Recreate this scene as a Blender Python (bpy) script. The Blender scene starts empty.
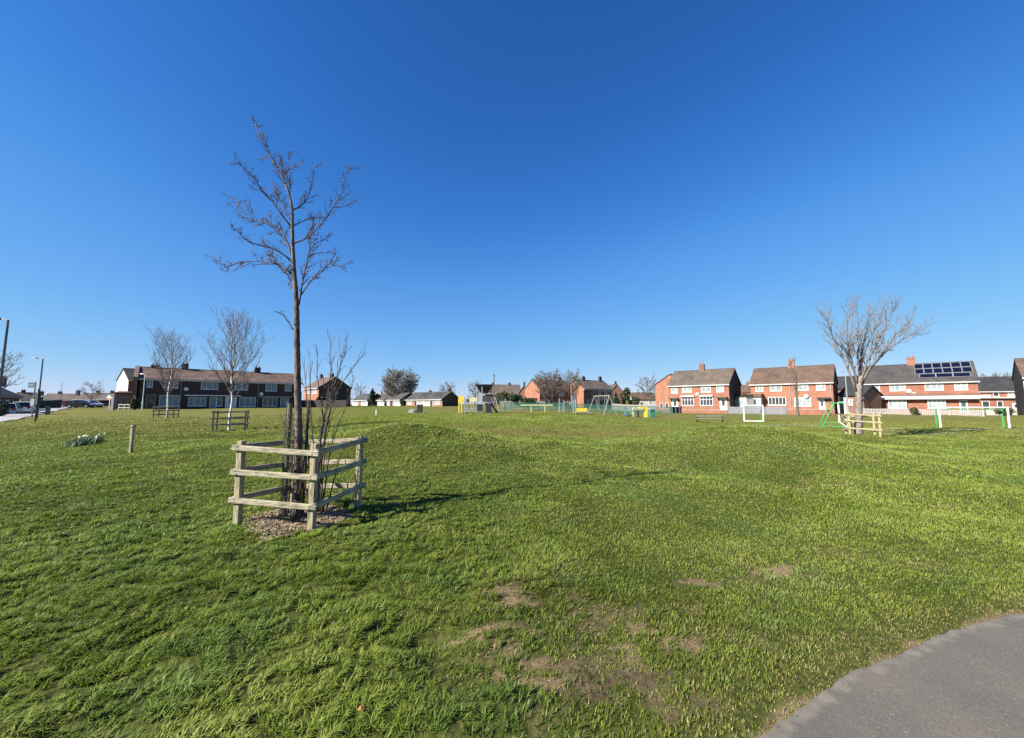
import bpy, math, random
import numpy as np
from mathutils import Vector

random.seed(7)
SC = bpy.context.scene
COL = SC.collection
R = math.radians

# ------------------------------------------------------------------ camera, sky, sun
EYE = 1.55
F = 385.0
PITCH = R(5.2)
CT, ST = math.cos(PITCH), math.sin(PITCH)
cam_d = bpy.data.cameras.new("camera")
cam_d.sensor_width = 36.0
cam_d.lens = F / 1024 * 36.0
cam_d.clip_start = 0.05
cam_d.clip_end = 3000
cam = bpy.data.objects.new("camera", cam_d)
COL.objects.link(cam)
cam.location = (0, 0, EYE)
cam.rotation_euler = (math.pi / 2 + PITCH, 0, 0)
SC.camera = cam

SUN_EL = R(33)
SUN_H = Vector((-0.88, -0.475, 0)).normalized()
SUN_V = Vector((SUN_H.x * math.cos(SUN_EL), SUN_H.y * math.cos(SUN_EL), math.sin(SUN_EL)))
w = bpy.data.worlds.new("World")
SC.world = w
w.use_nodes = True
wn = w.node_tree.nodes
wl = w.node_tree.links
bg = wn["Background"]
sky = wn.new("ShaderNodeTexSky")
sky.sky_type = 'NISHITA'
sky.sun_disc = False
sky.sun_elevation = SUN_EL
sky.sun_rotation = math.atan2(SUN_H.x, SUN_H.y)
sky.altitude = 0
sky.air_density = 0.8
sky.dust_density = 0.0
sky.ozone_density = 5.0
hs = wn.new("ShaderNodeHueSaturation")
hs.inputs['Saturation'].default_value = 1.15
wl.new(sky.outputs[0], hs.inputs['Color'])
# film response of the sky: one smooth tone curve per channel, everywhere in the sky alike
EXPO = 1.33
SKY_S = 0.11
pre = wn.new("ShaderNodeMix"); pre.data_type = 'RGBA'; pre.blend_type = 'MULTIPLY'; pre.inputs[0].default_value = 1.0
k_ = SKY_S * 2 ** EXPO
k0 = SKY_S * 2 ** .6
pre.inputs[7].default_value = (k0, k0, k0, 1)
cv = wn.new("ShaderNodeRGBCurve")
cv.mapping.use_clip = False
for ch, pts in enumerate((
        [(0, 0), (.036, .022), (.058, .045), (.109, .118), (.407, .325), (1, .62), (4, 1.2)],
        [(0, 0), (.119, .118), (.178, .195), (.305, .350), (.775, .600), (4, 1.2)],
        [(0, 0), (.319, .410), (.451, .600), (.694, .820), (1.35, .95), (4, 1.3)])):
    c_ = cv.mapping.curves[ch]
    c_.points[0].location = pts[0]; c_.points[1].location = pts[-1]
    for p_ in pts[1:-1]: c_.points.new(*p_)
    for p_ in c_.points: p_.handle_type = 'AUTO_CLAMPED'
cv.mapping.update()
post = wn.new("ShaderNodeMix"); post.data_type = 'RGBA'; post.blend_type = 'MULTIPLY'; post.inputs[0].default_value = 1.0
post.inputs[7].default_value = (1 / k_, 1 / k_, 1 / k_, 1)
wl.new(hs.outputs[0], pre.inputs[6]); wl.new(pre.outputs[2], cv.inputs['Color']); wl.new(cv.outputs[0], post.inputs[6])
wl.new(post.outputs[2], bg.inputs['Color'])
bg.inputs['Strength'].default_value = SKY_S

sd = bpy.data.lights.new("sun", 'SUN')
sd.energy = 4.8
sd.angle = R(0.53)
sd.color = (1.0, 0.94, 0.84)
sun = bpy.data.objects.new("sun", sd)
COL.objects.link(sun)
sun.rotation_euler = (-SUN_V).to_track_quat('-Z', 'Y').to_euler()

SC.view_settings.view_transform = 'Standard'
SC.view_settings.look = 'None'
SC.view_settings.gamma = 1.0
SC.view_settings.exposure = EXPO
SC.cycles.max_bounces = 6
SC.cycles.diffuse_bounces = 3
SC.cycles.transmission_bounces = 4
SC.cycles.use_denoising = False

# ------------------------------------------------------------------ noise and terrain
def _hash(ix, iy, s):
    n = (ix.astype(np.int64) * 374761393 + iy.astype(np.int64) * 668265263 + s * 974634777) & 0x7fffffff
    n = ((n ^ (n >> 13)) * 1274126177) & 0x7fffffff
    n = n ^ (n >> 16)
    return (n & 0xffff) / 65535.0

def vnoise(x, y, s=0):
    x = np.asarray(x, float); y = np.asarray(y, float)
    ix = np.floor(x); iy = np.floor(y)
    fx = x - ix; fy = y - iy
    fx = fx * fx * (3 - 2 * fx); fy = fy * fy * (3 - 2 * fy)
    a = _hash(ix, iy, s); b = _hash(ix + 1, iy, s)
    c = _hash(ix, iy + 1, s); d = _hash(ix + 1, iy + 1, s)
    return (a * (1 - fx) + b * fx) * (1 - fy) + (c * (1 - fx) + d * fx) * fy

def fbm(x, y, s=0, o=3):
    t = 0; a = .5; n = 0
    for k in range(o):
        t = t + a * vnoise(x * 2 ** k + 17.3 * k, y * 2 ** k - 9.1 * k, s + k); n += a; a *= .5
    return t / n

def sstep(a, b, x):
    t = np.clip((np.asarray(x, float) - a) / (b - a), 0, 1)
    return t * t * (3 - 2 * t)

def T(x, y):
    """height of the ground"""
    x = np.asarray(x, float); y = np.asarray(y, float)
    r = x / np.maximum(y, 3.0)
    f = (1 - sstep(.10, .36, r)) * sstep(-1.42, -1.08, r)
    z = 0.0112 * np.clip(y - 4, 0, 95) * f
    z = z + .72 * np.exp(-((x + 4.2) / 4.0) ** 2 - (np.abs(y - 12.8) / 2.7) ** 2.2)
    z = z + .66 * np.exp(-((x - 7.6) / 4.0) ** 2 - (np.abs(y - 13.4) / 2.8) ** 2.2)
    z = z + .16 * np.exp(-((x - 1.7) / 3.0) ** 2 - ((y - 12.2) / 2.2) ** 2)
    z = z - .14 * np.exp(-((x - 2.0) / 7.0) ** 2 - ((y - 20.5) / 3.5) ** 2)
    z = z + .50 * np.exp(-((x + 1.5) / 11.5) ** 4 - ((y - 30) / 4.6) ** 2)
    left = 1 - sstep(-.1, .45, r)
    m = (fbm(x * 1.5, y * 1.5, 5, 3) - .5) * .10 * (0.35 + .65 * left)
    m = m + (fbm(x * 3.6 + y, y * 5.2 - x * 1.3, 15, 2) - .5) * .075 * left * (1 - sstep(6, 12, y))
    m = m + (fbm(x * .33, y * .33, 9, 2) - .5) * (.22 * sstep(2, 9, y) + .20 * np.exp(-((y - 17) / 9) ** 2))
    m = m + (fbm(x * .9 + 3, y * .8, 19, 2) - .5) * .22 * np.exp(-((y - 15) / 8) ** 2) * (1 - sstep(.55, .8, r)) * sstep(-.75, -.5, r)
    near_path = sstep(.0, 1.2, path_d(x, y))
    return z + m * sstep(1.0, 2.6, y) * near_path * (1 - sstep(60, 90, y))

# near edge of the asphalt path (world metres): the path lies on the camera's side of it
def flat_hit(px, py):
    v = (369 - py) / F
    t = -EYE / (v * CT + ST)
    return ((px - 512) / F * t, (CT - v * ST) * t)
PE = np.array([(-14, -3.6), (-6, -1.6), (-2.5, -.35), (-.6, .55)] + [flat_hit(*q) for q in ((755, 740), (800, 713), (828, 696), (850, 684), (872, 670), (900, 655),
              (930, 642), (960, 632), (990, 624), (1024, 615))] + [(5.2, 3.12), (7.5, 3.5), (12, 4.0), (25, 4.7), (60, 5)])
def path_edge(x):
    return np.interp(x, PE[:, 0], PE[:, 1])
def path_d(x, y):
    """signed distance past the path's grass edge (positive on the grass)"""
    return (np.asarray(y, float) - path_edge(x)) * .88

def Tz(x, y):
    return float(T(np.array([x]), np.array([y]))[0])

def at(px, Y):
    return (px - 512) / F * Y * CT
def zat(py, Y):
    v = (369 - py) / F
    return EYE + Y * (v * CT + ST) / (CT - v * ST)
def unproj(px, py, Y):
    v = (369 - py) / F
    k = Y / (CT - v * ST)
    return Vector(((px - 512) / F * k, Y, EYE + k * (v * CT + ST)))
def gnd(px, py):
    v = (369 - py) / F
    d = Vector(((px - 512) / F, CT - v * ST, v * CT + ST))
    t = .5
    while t < 300:
        p = Vector((0, 0, EYE)) + d * t
        if p.z < Tz(p.x, p.y): break
        t *= 1.01
    return Vector((p.x, p.y, Tz(p.x, p.y)))

# ------------------------------------------------------------------ materials
ALB = .84      # overall reflectance level that goes with the exposure above
def alb(c):
    return tuple(q * ALB for q in c)
def _bsdf(m):
    return m.node_tree.nodes["Principled BSDF"]

def mat(name, c1, c2=None, scale=6, rough=.7, bump=0, detail=4, stretch=None, spec=None, lo=.35, hi=.65, metal=0):
    m = bpy.data.materials.new(name)
    m.use_nodes = True
    nt = m.node_tree; N = nt.nodes; L = nt.links
    b = _bsdf(m)
    b.inputs['Roughness'].default_value = rough
    b.inputs['Metallic'].default_value = metal
    if spec is not None:
        b.inputs['Specular IOR Level'].default_value = spec
    if c2 is None:
        c2 = tuple(c * .75 for c in c1)
    c1, c2 = alb(c1), alb(c2)
    tc = N.new("ShaderNodeTexCoord")
    src = tc.outputs['Object']
    if stretch:
        mp = N.new("ShaderNodeMapping")
        mp.inputs['Scale'].default_value = stretch
        L.new(src, mp.inputs[0]); src = mp.outputs[0]
    no = N.new("ShaderNodeTexNoise")
    no.inputs['Scale'].default_value = scale
    no.inputs['Detail'].default_value = detail
    L.new(src, no.inputs['Vector'])
    cr = N.new("ShaderNodeValToRGB")
    cr.color_ramp.elements[0].position = lo
    cr.color_ramp.elements[1].position = hi
    cr.color_ramp.elements[0].color = (*c1, 1)
    cr.color_ramp.elements[1].color = (*c2, 1)
    L.new(no.outputs[0], cr.inputs[0])
    L.new(cr.outputs[0], b.inputs['Base Color'])
    if bump:
        bp = N.new("ShaderNodeBump")
        bp.inputs['Strength'].default_value = bump
        bp.inputs['Distance'].default_value = .02
        L.new(no.outputs[0], bp.inputs['Height'])
        L.new(bp.outputs[0], b.inputs['Normal'])
    return m

def brick_mat(name, c1, c2, mortar):
    c1, c2, mortar = alb(c1), alb(c2), alb(mortar)
    m = bpy.data.materials.new(name); m.use_nodes = True
    nt = m.node_tree; N = nt.nodes; L = nt.links; b = _bsdf(m)
    b.inputs['Roughness'].default_value = .85
    tc = N.new("ShaderNodeTexCoord")
    sp = N.new("ShaderNodeSeparateXYZ"); L.new(tc.outputs['Object'], sp.inputs[0])
    ad = N.new("ShaderNodeMath"); L.new(sp.outputs[0], ad.inputs[0]); L.new(sp.outputs[1], ad.inputs[1])
    cb = N.new("ShaderNodeCombineXYZ"); L.new(ad.outputs[0], cb.inputs[0]); L.new(sp.outputs[2], cb.inputs[1])
    br = N.new("ShaderNodeTexBrick")
    br.inputs['Scale'].default_value = 1.0
    br.inputs['Brick Width'].default_value = .225
    br.inputs['Row Height'].default_value = .075
    br.inputs['Mortar Size'].default_value = .008
    br.inputs['Color1'].default_value = (*c1, 1)
    br.inputs['Color2'].default_value = (*c2, 1)
    br.inputs['Mortar'].default_value = (*mortar, 1)
    L.new(cb.outputs[0], br.inputs['Vector'])
    no = N.new("ShaderNodeTexNoise"); no.inputs['Scale'].default_value = 1.1; no.inputs['Detail'].default_value = 5
    L.new(tc.outputs['Object'], no.inputs['Vector'])
    mx = N.new("ShaderNodeMix"); mx.data_type = 'RGBA'; mx.blend_type = 'MULTIPLY'
    mx.inputs[0].default_value = .8
    cr = N.new("ShaderNodeValToRGB")
    cr.color_ramp.elements[0].position = .3; cr.color_ramp.elements[1].position = .7
    cr.color_ramp.elements[0].color = (.68, .66, .64, 1); cr.color_ramp.elements[1].color = (1.12, 1.1, 1.08, 1)
    L.new(no.outputs[0], cr.inputs[0])
    L.new(br.outputs[0], mx.inputs[6]); L.new(cr.outputs[0], mx.inputs[7])
    L.new(mx.outputs[2], b.inputs['Base Color'])
    return m

def tile_mat(name, c1, c2, row=.33, col=.28):
    c1, c2 = alb(c1), alb(c2)
    m = bpy.data.materials.new(name); m.use_nodes = True
    nt = m.node_tree; N = nt.nodes; L = nt.links; b = _bsdf(m)
    b.inputs['Roughness'].default_value = .8
    tc = N.new("ShaderNodeTexCoord")
    br = N.new("ShaderNodeTexBrick")
    br.inputs['Scale'].default_value = 1.0
    br.inputs['Brick Width'].default_value = col
    br.inputs['Row Height'].default_value = row
    br.inputs['Mortar Size'].default_value = .022
    br.inputs['Color1'].default_value = (*c1, 1)
    br.inputs['Color2'].default_value = (*c2, 1)
    br.inputs['Mortar'].default_value = (*[c * .45 for c in c1], 1)
    L.new(tc.outputs['Object'], br.inputs['Vector'])
    no = N.new("ShaderNodeTexNoise"); no.inputs['Scale'].default_value = .7; no.inputs['Detail'].default_value = 6
    L.new(tc.outputs['Object'], no.inputs['Vector'])
    cr = N.new("ShaderNodeValToRGB")
    cr.color_ramp.elements[0].position = .3; cr.color_ramp.elements[1].position = .72
    cr.color_ramp.elements[0].color = (.6, .6, .6, 1); cr.color_ramp.elements[1].color = (1.25, 1.2, 1.1, 1)
    L.new(no.outputs[0], cr.inputs[0])
    mx = N.new("ShaderNodeMix"); mx.data_type = 'RGBA'; mx.blend_type = 'MULTIPLY'; mx.inputs[0].default_value = .9
    L.new(br.outputs[0], mx.inputs[6]); L.new(cr.outputs[0], mx.inputs[7])
    L.new(mx.outputs[2], b.inputs['Base Color'])
    bp = N.new("ShaderNodeBump"); bp.inputs['Strength'].default_value = .5; bp.inputs['Distance'].default_value = .03
    L.new(br.outputs[1], bp.inputs['Height']); L.new(bp.outputs[0], b.inputs['Normal'])
    return m

M = {}
M['brick'] = brick_mat('red_brick', (.36, .125, .066), (.29, .095, .05), (.30, .21, .165))
M['brick_pale'] = brick_mat('orange_brick', (.385, .14, .074), (.33, .11, .058), (.33, .235, .17))
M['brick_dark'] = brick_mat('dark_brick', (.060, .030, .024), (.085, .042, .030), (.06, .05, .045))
M['brick_brown'] = brick_mat('brown_brick', (.17, .085, .055), (.22, .11, .07), (.2, .16, .13))
M['brick_mid'] = brick_mat('mid_brick', (.25, .105, .068), (.21, .085, .055), (.24, .18, .15))
M['black_clad_shade'] = mat('black_cladding_and_shade', (.014, .012, .014), (.022, .018, .018), 3, .8)  # real cladding, and shade painted onto gables turned from the sun
M['render_w'] = mat('white_render', (.62, .59, .52), (.52, .49, .43), 1.2, .85)
M['render_g'] = mat('grey_render', (.42, .38, .32), (.34, .31, .27), 1.5, .85)
M['tile_brown'] = tile_mat('brown_roof_tile', (.165, .105, .075), (.125, .083, .06))
M['tile_grey'] = tile_mat('grey_roof_tile', (.085, .078, .075), (.06, .057, .058))
M['tile_mid'] = tile_mat('weathered_roof_tile', (.155, .12, .095), (.12, .095, .08))
M['tile_dark'] = tile_mat('slate_roof_tile', (.045, .046, .05), (.034, .035, .039))
M['tile_ribbed'] = tile_mat('ribbed_roof_tile', (.21, .135, .098), (.125, .08, .06), .5, .55)
M['upvc'] = mat('white_upvc', (.78, .78, .76), (.7, .7, .68), 3, .4)
M['upvc_grey'] = mat('grey_upvc', (.34, .36, .36), (.28, .3, .31), 3, .5)
M['pane_light'] = mat('curtained_pane', (.37, .41, .39), (.24, .28, .28), 1.3, .12, lo=.4, hi=.6)
M['pane_dark'] = mat('dark_pane', (.06, .075, .08), (.03, .035, .04), 1.6, .08)
M['pane_teal'] = mat('sky_tinted_pane', (.16, .235, .25), (.10, .155, .17), 1.3, .1)  # teal stands for sky reflected in the glass, put into the base colour
M['door_w'] = mat('white_door', (.75, .75, .73), (.68, .68, .66), 2, .4)
M['door_teal'] = mat('teal_door', (.19, .27, .28), (.15, .22, .24), 2, .5)
M['door_dark'] = mat('dark_door', (.07, .045, .035), (.05, .035, .03), 2, .5)
M['gutter'] = mat('white_gutter', (.66, .65, .62), (.52, .51, .5), 2, .5)
M['gutter_d'] = mat('dark_gutter', (.06, .055, .05), (.04, .04, .04), 2, .5)
M['soot'] = mat('sooty_brick', (.045, .035, .03), (.07, .05, .04), 4, .9)
M['pot'] = mat('clay_pot', (.3, .13, .07), (.22, .1, .06), 4, .8)
M['solar'] = mat('solar_cell', (.005, .007, .018), (.007, .01, .024), 3, .15)
M['alu'] = mat('aluminium', (.6, .6, .6), (.5, .5, .5), 3, .35, metal=.6)
M['galv'] = mat('galvanised_steel', (.42, .44, .45), (.34, .36, .37), 8, .45, metal=.4)
M['wood_weath'] = mat('weathered_rail', (.42, .37, .25), (.10, .09, .06), 15, .85, .6, 10, (.45, .45, 2.6), lo=.44, hi=.70)
M['wood_post'] = mat('weathered_post', (.40, .34, .21), (.15, .125, .075), 15, .85, .6, 10, (2.6, 2.6, .4), lo=.42, hi=.70)
M['wood_stake'] = mat('mossy_stake', (.17, .175, .09), (.10, .095, .055), 12, .9, .4, 6, (2, 2, .5))
M['wood_warm'] = mat('dark_timber', (.30, .26, .175), (.20, .17, .115), 8, .85, .3, 6)  # the guard timber's own even brown
M['wood_new'] = mat('pale_timber', (.42, .36, .21), (.33, .28, .16), 9, .85, .3, 6)
M['wood_grey'] = mat('grey_timber', (.28, .26, .22), (.2, .185, .16), 8, .85, .3, 6)
M['bark'] = mat('smooth_bark', (.165, .132, .105), (.045, .036, .03), 18, .85, .6, 8, (1, 1, .35), lo=.38, hi=.62)
M['twig'] = mat('reddish_twig', (.105, .075, .065), (.065, .042, .038), 20, .85)
M['bud'] = mat('catkin_bud', (.105, .062, .058), (.07, .042, .042), 20, .9)
M['bark_birch'] = mat('birch_bark', (.62, .57, .52), (.2, .15, .12), 5, .8, .3, 6, (1, 1, 2.5), lo=.55, hi=.66)
M['twig_birch'] = mat('birch_twig', (.21, .16, .14), (.13, .095, .085), 8, .9)
M['bark_grey'] = mat('grey_bark', (.27, .235, .20), (.14, .118, .10), 9, .85, .5, 6, (1, 1, .5))
M['twig_grey'] = mat('pale_twig', (.25, .205, .175), (.15, .122, .105), 8, .9)
M['bark_far'] = mat('far_bark', (.14, .115, .09), (.10, .08, .065), 4, .9)
M['twig_far'] = mat('far_twig', (.175, .158, .118), (.12, .108, .08), 4, .9)
M['twig_red'] = mat('far_red_twig', (.165, .125, .105), (.115, .088, .075), 4, .9)
M['leaf_dark'] = mat('evergreen_leaf', (.022, .042, .016), (.04, .065, .022), 3, .7)
M['leaf_olive'] = mat('olive_leaf', (.10, .10, .028), (.05, .06, .02), 2, .7)
M['leaf_gold'] = mat('golden_leaf', (.22, .2, .035), (.12, .13, .03), 2, .7)
M['asphalt_road'] = mat('road_asphalt', (.15, .15, .155), (.11, .11, .115), 3, .9)
M['pavement'] = mat('pale_pavement', (.40, .39, .37), (.33, .32, .31), 1.5, .9)
M['kerb'] = mat('concrete_kerb', (.45, .44, .42), (.36, .35, .34), 3, .9)
M['white_paint'] = mat('white_paint', (.80, .80, .78), (.7, .7, .68), 4, .5)
M['line_paint'] = mat('pitch_line', (.42, .45, .36), (.16, .2, .08), 5, .9, lo=.4, hi=.6)
M['green_paint'] = mat('green_paint', (.05, .42, .10), (.04, .33, .08), 4, .5)
M['teal_paint'] = mat('teal_fence_paint', (.055, .20, .15), (.045, .16, .125), 3, .6)
M['yellow'] = mat('yellow_panel', (.72, .56, .06), (.62, .47, .05), 3, .5)
M['yellow_pale'] = mat('faded_yellow', (.66, .60, .26), (.55, .5, .22), 3, .5)
M['cream'] = mat('cream_steel', (.36, .335, .24), (.30, .275, .2), 3, .5)
M['navy'] = mat('navy_panel', (.018, .02, .055), (.014, .015, .035), 3, .5)
M['slate'] = mat('slate_canopy', (.035, .037, .05), (.025, .027, .036), 3, .6)
M['steel_pale'] = mat('pale_steel', (.33, .37, .38), (.26, .29, .30), 4, .45)
M['blue_pale'] = mat('pale_blue_plastic', (.16, .36, .5), (.12, .28, .4), 3, .5)
M['rubber'] = mat('black_rubber', (.02, .02, .02), (.03, .03, .03), 6, .85)
M['black_p'] = mat('black_plastic', (.02, .021, .023), (.035, .035, .037), 4, .55)
M['grey_stone'] = mat('grey_concrete', (.26, .26, .26), (.18, .18, .18), 5, .9)
M['picnic'] = mat('brown_timber', (.33, .22, .14), (.24, .16, .1), 6, .85)
M['lamp_grey'] = mat('painted_column', (.12, .13, .145), (.085, .09, .1), 3, .5)
M['sign_blue'] = mat('sign_blue', (.06, .11, .17), (.05, .09, .14), 3, .5)
M['dark_green'] = mat('dark_green_paint', (.012, .024, .02), (.02, .03, .026), 4, .6)
M['orange'] = mat('orange_sign', (.75, .25, .06), (.65, .2, .05), 3, .5)
M['bin_navy'] = mat('dark_bin', (.03, .034, .06), (.02, .024, .045), 3, .6)
M['fence_grey'] = mat('grey_fence', (.23, .235, .26), (.17, .175, .19), 4, .8)
M['fence_pale'] = mat('pale_fence', (.42, .39, .36), (.33, .30, .28), 4, .85)
M['fence_dark'] = mat('dark_fence', (.035, .03, .026), (.05, .042, .035), 3, .85)
M['glass_car'] = mat('car_glass', (.015, .018, .022), (.025, .028, .03), 2, .06)
M['red_light'] = mat('tail_lens', (.35, .015, .015), (.28, .01, .01), 5, .2)
M['head_light'] = mat('head_lens', (.75, .76, .78), (.65, .66, .68), 5, .15)
M['rim'] = mat('alloy_rim', (.45, .46, .47), (.35, .35, .36), 5, .35, metal=.7)
M['petal'] = mat('white_petal', (.78, .78, .66), (.72, .66, .3), 30, .7)
M['daff_leaf'] = mat('daffodil_leaf', (.17, .25, .12), (.10, .165, .07), 10, .6)
M['dead_leaf'] = mat('dead_leaf', (.36, .16, .06), (.25, .11, .05), 20, .8)
M['feather'] = mat('white_feather', (.75, .74, .7), (.6, .6, .58), 20, .8)
M['chip'] = mat('bark_chip', (.41, .32, .20), (.21, .155, .095), 18, .9, .5)
M['mulch'] = mat('mulch_bed', (.30, .22, .145), (.15, .105, .07), 26, .95, .8, 6)
M['wire_d'] = mat('rusty_iron', (.05, .032, .024), (.03, .022, .02), 9, .7)
def paint(n, c):
    m = mat(n, c, tuple(x * .92 for x in c), 2, .25)
    return m

# ------------------------------------------------------------------ mesh builder
class MB:
    def __init__(s):
        s.v = []; s.f = []
    def add(s, vs, fs):
        o = len(s.v)
        s.v.extend([tuple(p) for p in vs])
        s.f.extend([tuple(i + o for i in f) for f in fs])
        return s
    def box(s, x0, y0, z0, x1, y1, z1):
        s.add([(x0, y0, z0), (x1, y0, z0), (x1, y1, z0), (x0, y1, z0), (x0, y0, z1), (x1, y0, z1), (x1, y1, z1), (x0, y1, z1)],
              [(0, 3, 2, 1), (4, 5, 6, 7), (0, 1, 5, 4), (1, 2, 6, 5), (2, 3, 7, 6), (3, 0, 4, 7)])
        return s
    def bar(s, a, b, w, h, up=(0, 0, 1)):
        """rectangular bar from a to b: w sideways, h along up"""
        a = Vector(a); b = Vector(b); d = (b - a).normalized(); u = Vector(up)
        sd_ = d.cross(u)
        if sd_.length < 1e-4:
            u = Vector((0, 1, 0)); sd_ = d.cross(u)
        sd_.normalize(); u = sd_.cross(d).normalized()
        vs = []
        for p in (a, b):
            for i, j in ((-1, -1), (1, -1), (1, 1), (-1, 1)):
                vs.append(p + sd_ * (i * w / 2) + u * (j * h / 2))
        s.add(vs, [(0, 3, 2, 1), (4, 5, 6, 7), (0, 1, 5, 4), (1, 2, 6, 5), (2, 3, 7, 6), (3, 0, 4, 7)])
        return s
    def tube(s, pts, rad, n=6):
        pts = [Vector(p) for p in pts]
        if not isinstance(rad, (list, tuple)): rad = [rad] * len(pts)
        o = len(s.v)
        k = len(pts)
        ref = None
        for i, p in enumerate(pts):
            d = (pts[min(i + 1, k - 1)] - pts[max(i - 1, 0)])
            if d.length < 1e-9: d = Vector((0, 0, 1))
            d.normalize()
            if ref is None:
                ref = Vector((1, 0, 0)) if abs(d.x) < .8 else Vector((0, 1, 0))
            a = d.cross(ref)
            if a.length < 1e-5: a = d.orthogonal()
            a.normalize(); bb = d.cross(a)
            ref = bb.cross(d)
            ref = -ref if ref.length < 1e-6 else ref
            for j in range(n):
                t = 2 * math.pi * j / n
                q = p + (a * math.cos(t) + bb * math.sin(t)) * rad[i]
                s.v.append((q.x, q.y, q.z))
        for i in range(k - 1):
            for j in range(n):
                j2 = (j + 1) % n
                s.f.append((o + i * n + j, o + i * n + j2, o + (i + 1) * n + j2, o + (i + 1) * n + j))
        s.f.append(tuple(o + j for j in reversed(range(n))))
        s.f.append(tuple(o + (k - 1) * n + j for j in range(n)))
        return s
    def prism(s, poly, x0, x1, axis='x'):
        """poly of (a,b) extruded: axis x -> (x,a,b); axis y -> (a,y,b); axis z -> (a,b,z)"""
        n = len(poly); o = len(s.v)
        for e in (x0, x1):
            for a, b in poly:
                s.v.append((e, a, b) if axis == 'x' else (a, e, b) if axis == 'y' else (a, b, e))
        s.f.append(tuple(o + i for i in range(n))); s.f.append(tuple(o + n + i for i in reversed(range(n))))
        for i in range(n):
            j = (i + 1) % n
            s.f.append((o + j, o + i, o + n + i, o + n + j))
        return s
    def loft(s, secs):
        """closed rings of equal length, capped"""
        n = len(secs[0]); o = len(s.v)
        for r in secs: s.v.extend([tuple(p) for p in r])
        for i in range(len(secs) - 1):
            for j in range(n):
                k = (j + 1) % n
                s.f.append((o + i * n + j, o + i * n + k, o + (i + 1) * n + k, o + (i + 1) * n + j))
        s.f.append(tuple(o + j for j in reversed(range(n))))
        s.f.append(tuple(o + (len(secs) - 1) * n + j for j in range(n)))
        return s
    def cyl(s, c, r, h, n=12, axis='z', r2=None):
        c = Vector(c); d = {'x': Vector((1, 0, 0)), 'y': Vector((0, 1, 0)), 'z': Vector((0, 0, 1))}[axis]
        return s.tube([c - d * h / 2, c + d * h / 2], [r, r if r2 is None else r2], n)
    def build(s, name, m, parent=None, smooth=False, fix=True, bevel=0):
        me = bpy.data.meshes.new(name)
        me.from_pydata(s.v, [], s.f)
        if fix:
            import bmesh
            b = bmesh.new(); b.from_mesh(me)
            bmesh.ops.recalc_face_normals(b, faces=b.faces)
            if bevel:
                bmesh.ops.bevel(b, geom=list(b.edges), offset=bevel, segments=1, affect='EDGES', clamp_overlap=True)
            b.to_mesh(me); b.free()
        if smooth:
            me.polygons.foreach_set('use_smooth', [True] * len(me.polygons))
        me.materials.append(m)
        o = bpy.data.objects.new(name, me)
        COL.objects.link(o)
        if parent is not None: o.parent = parent
        return o

def tag(o, label=None, cat=None, group=None, kind=None):
    if label: o['label'] = label
    if cat: o['category'] = cat
    if group: o['group'] = group
    if kind: o['kind'] = kind
    return o
def thing(name, label, cat, loc=(0, 0, 0), rz=0, group=None):
    o = bpy.data.objects.new(name, None)
    o.empty_display_size = .3
    COL.objects.link(o)
    o.location = loc; o.rotation_euler = (0, 0, rz)
    return tag(o, label, cat, group)
def copy_tree(o, parent=None):
    c = o.copy(); COL.objects.link(c)
    if parent is not None: c.parent = parent
    for ch in list(o.children): copy_tree(ch, c)
    return c

def raw_mesh(name, verts, faces4, faces3, m, col=None, attr=None, parent=None):
    """big numpy mesh; faces4 (n,4), faces3 (n,3)"""
    me = bpy.data.meshes.new(name)
    n4 = 0 if faces4 is None else len(faces4); n3 = 0 if faces3 is None else len(faces3)
    me.vertices.add(len(verts)); me.vertices.foreach_set('co', np.ascontiguousarray(verts, dtype=np.float32).ravel())
    parts = []
    if n4: parts.append(np.asarray(faces4, np.int32).ravel())
    if n3: parts.append(np.asarray(faces3, np.int32).ravel())
    li = np.concatenate(parts)
    me.loops.add(len(li)); me.loops.foreach_set('vertex_index', li)
    st = np.concatenate([np.arange(n4) * 4, n4 * 4 + np.arange(n3) * 3]).astype(np.int32)
    me.polygons.add(n4 + n3); me.polygons.foreach_set('loop_start', st)
    me.update(calc_edges=True)
    if col is not None:
        ca = me.color_attributes.new('tint', 'FLOAT_COLOR', 'POINT')
        c4 = np.ones((len(verts), 4), np.float32); c4[:, :3] = col
        ca.data.foreach_set('color', c4.ravel())
    if attr:
        for k, vals in attr.items():
            a = me.attributes.new(k, 'FLOAT', 'POINT'); a.data.foreach_set('value', np.asarray(vals, np.float32))
    me.materials.append(m)
    o = bpy.data.objects.new(name, me); COL.objects.link(o)
    if parent is not None: o.parent = parent
    return o

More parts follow.
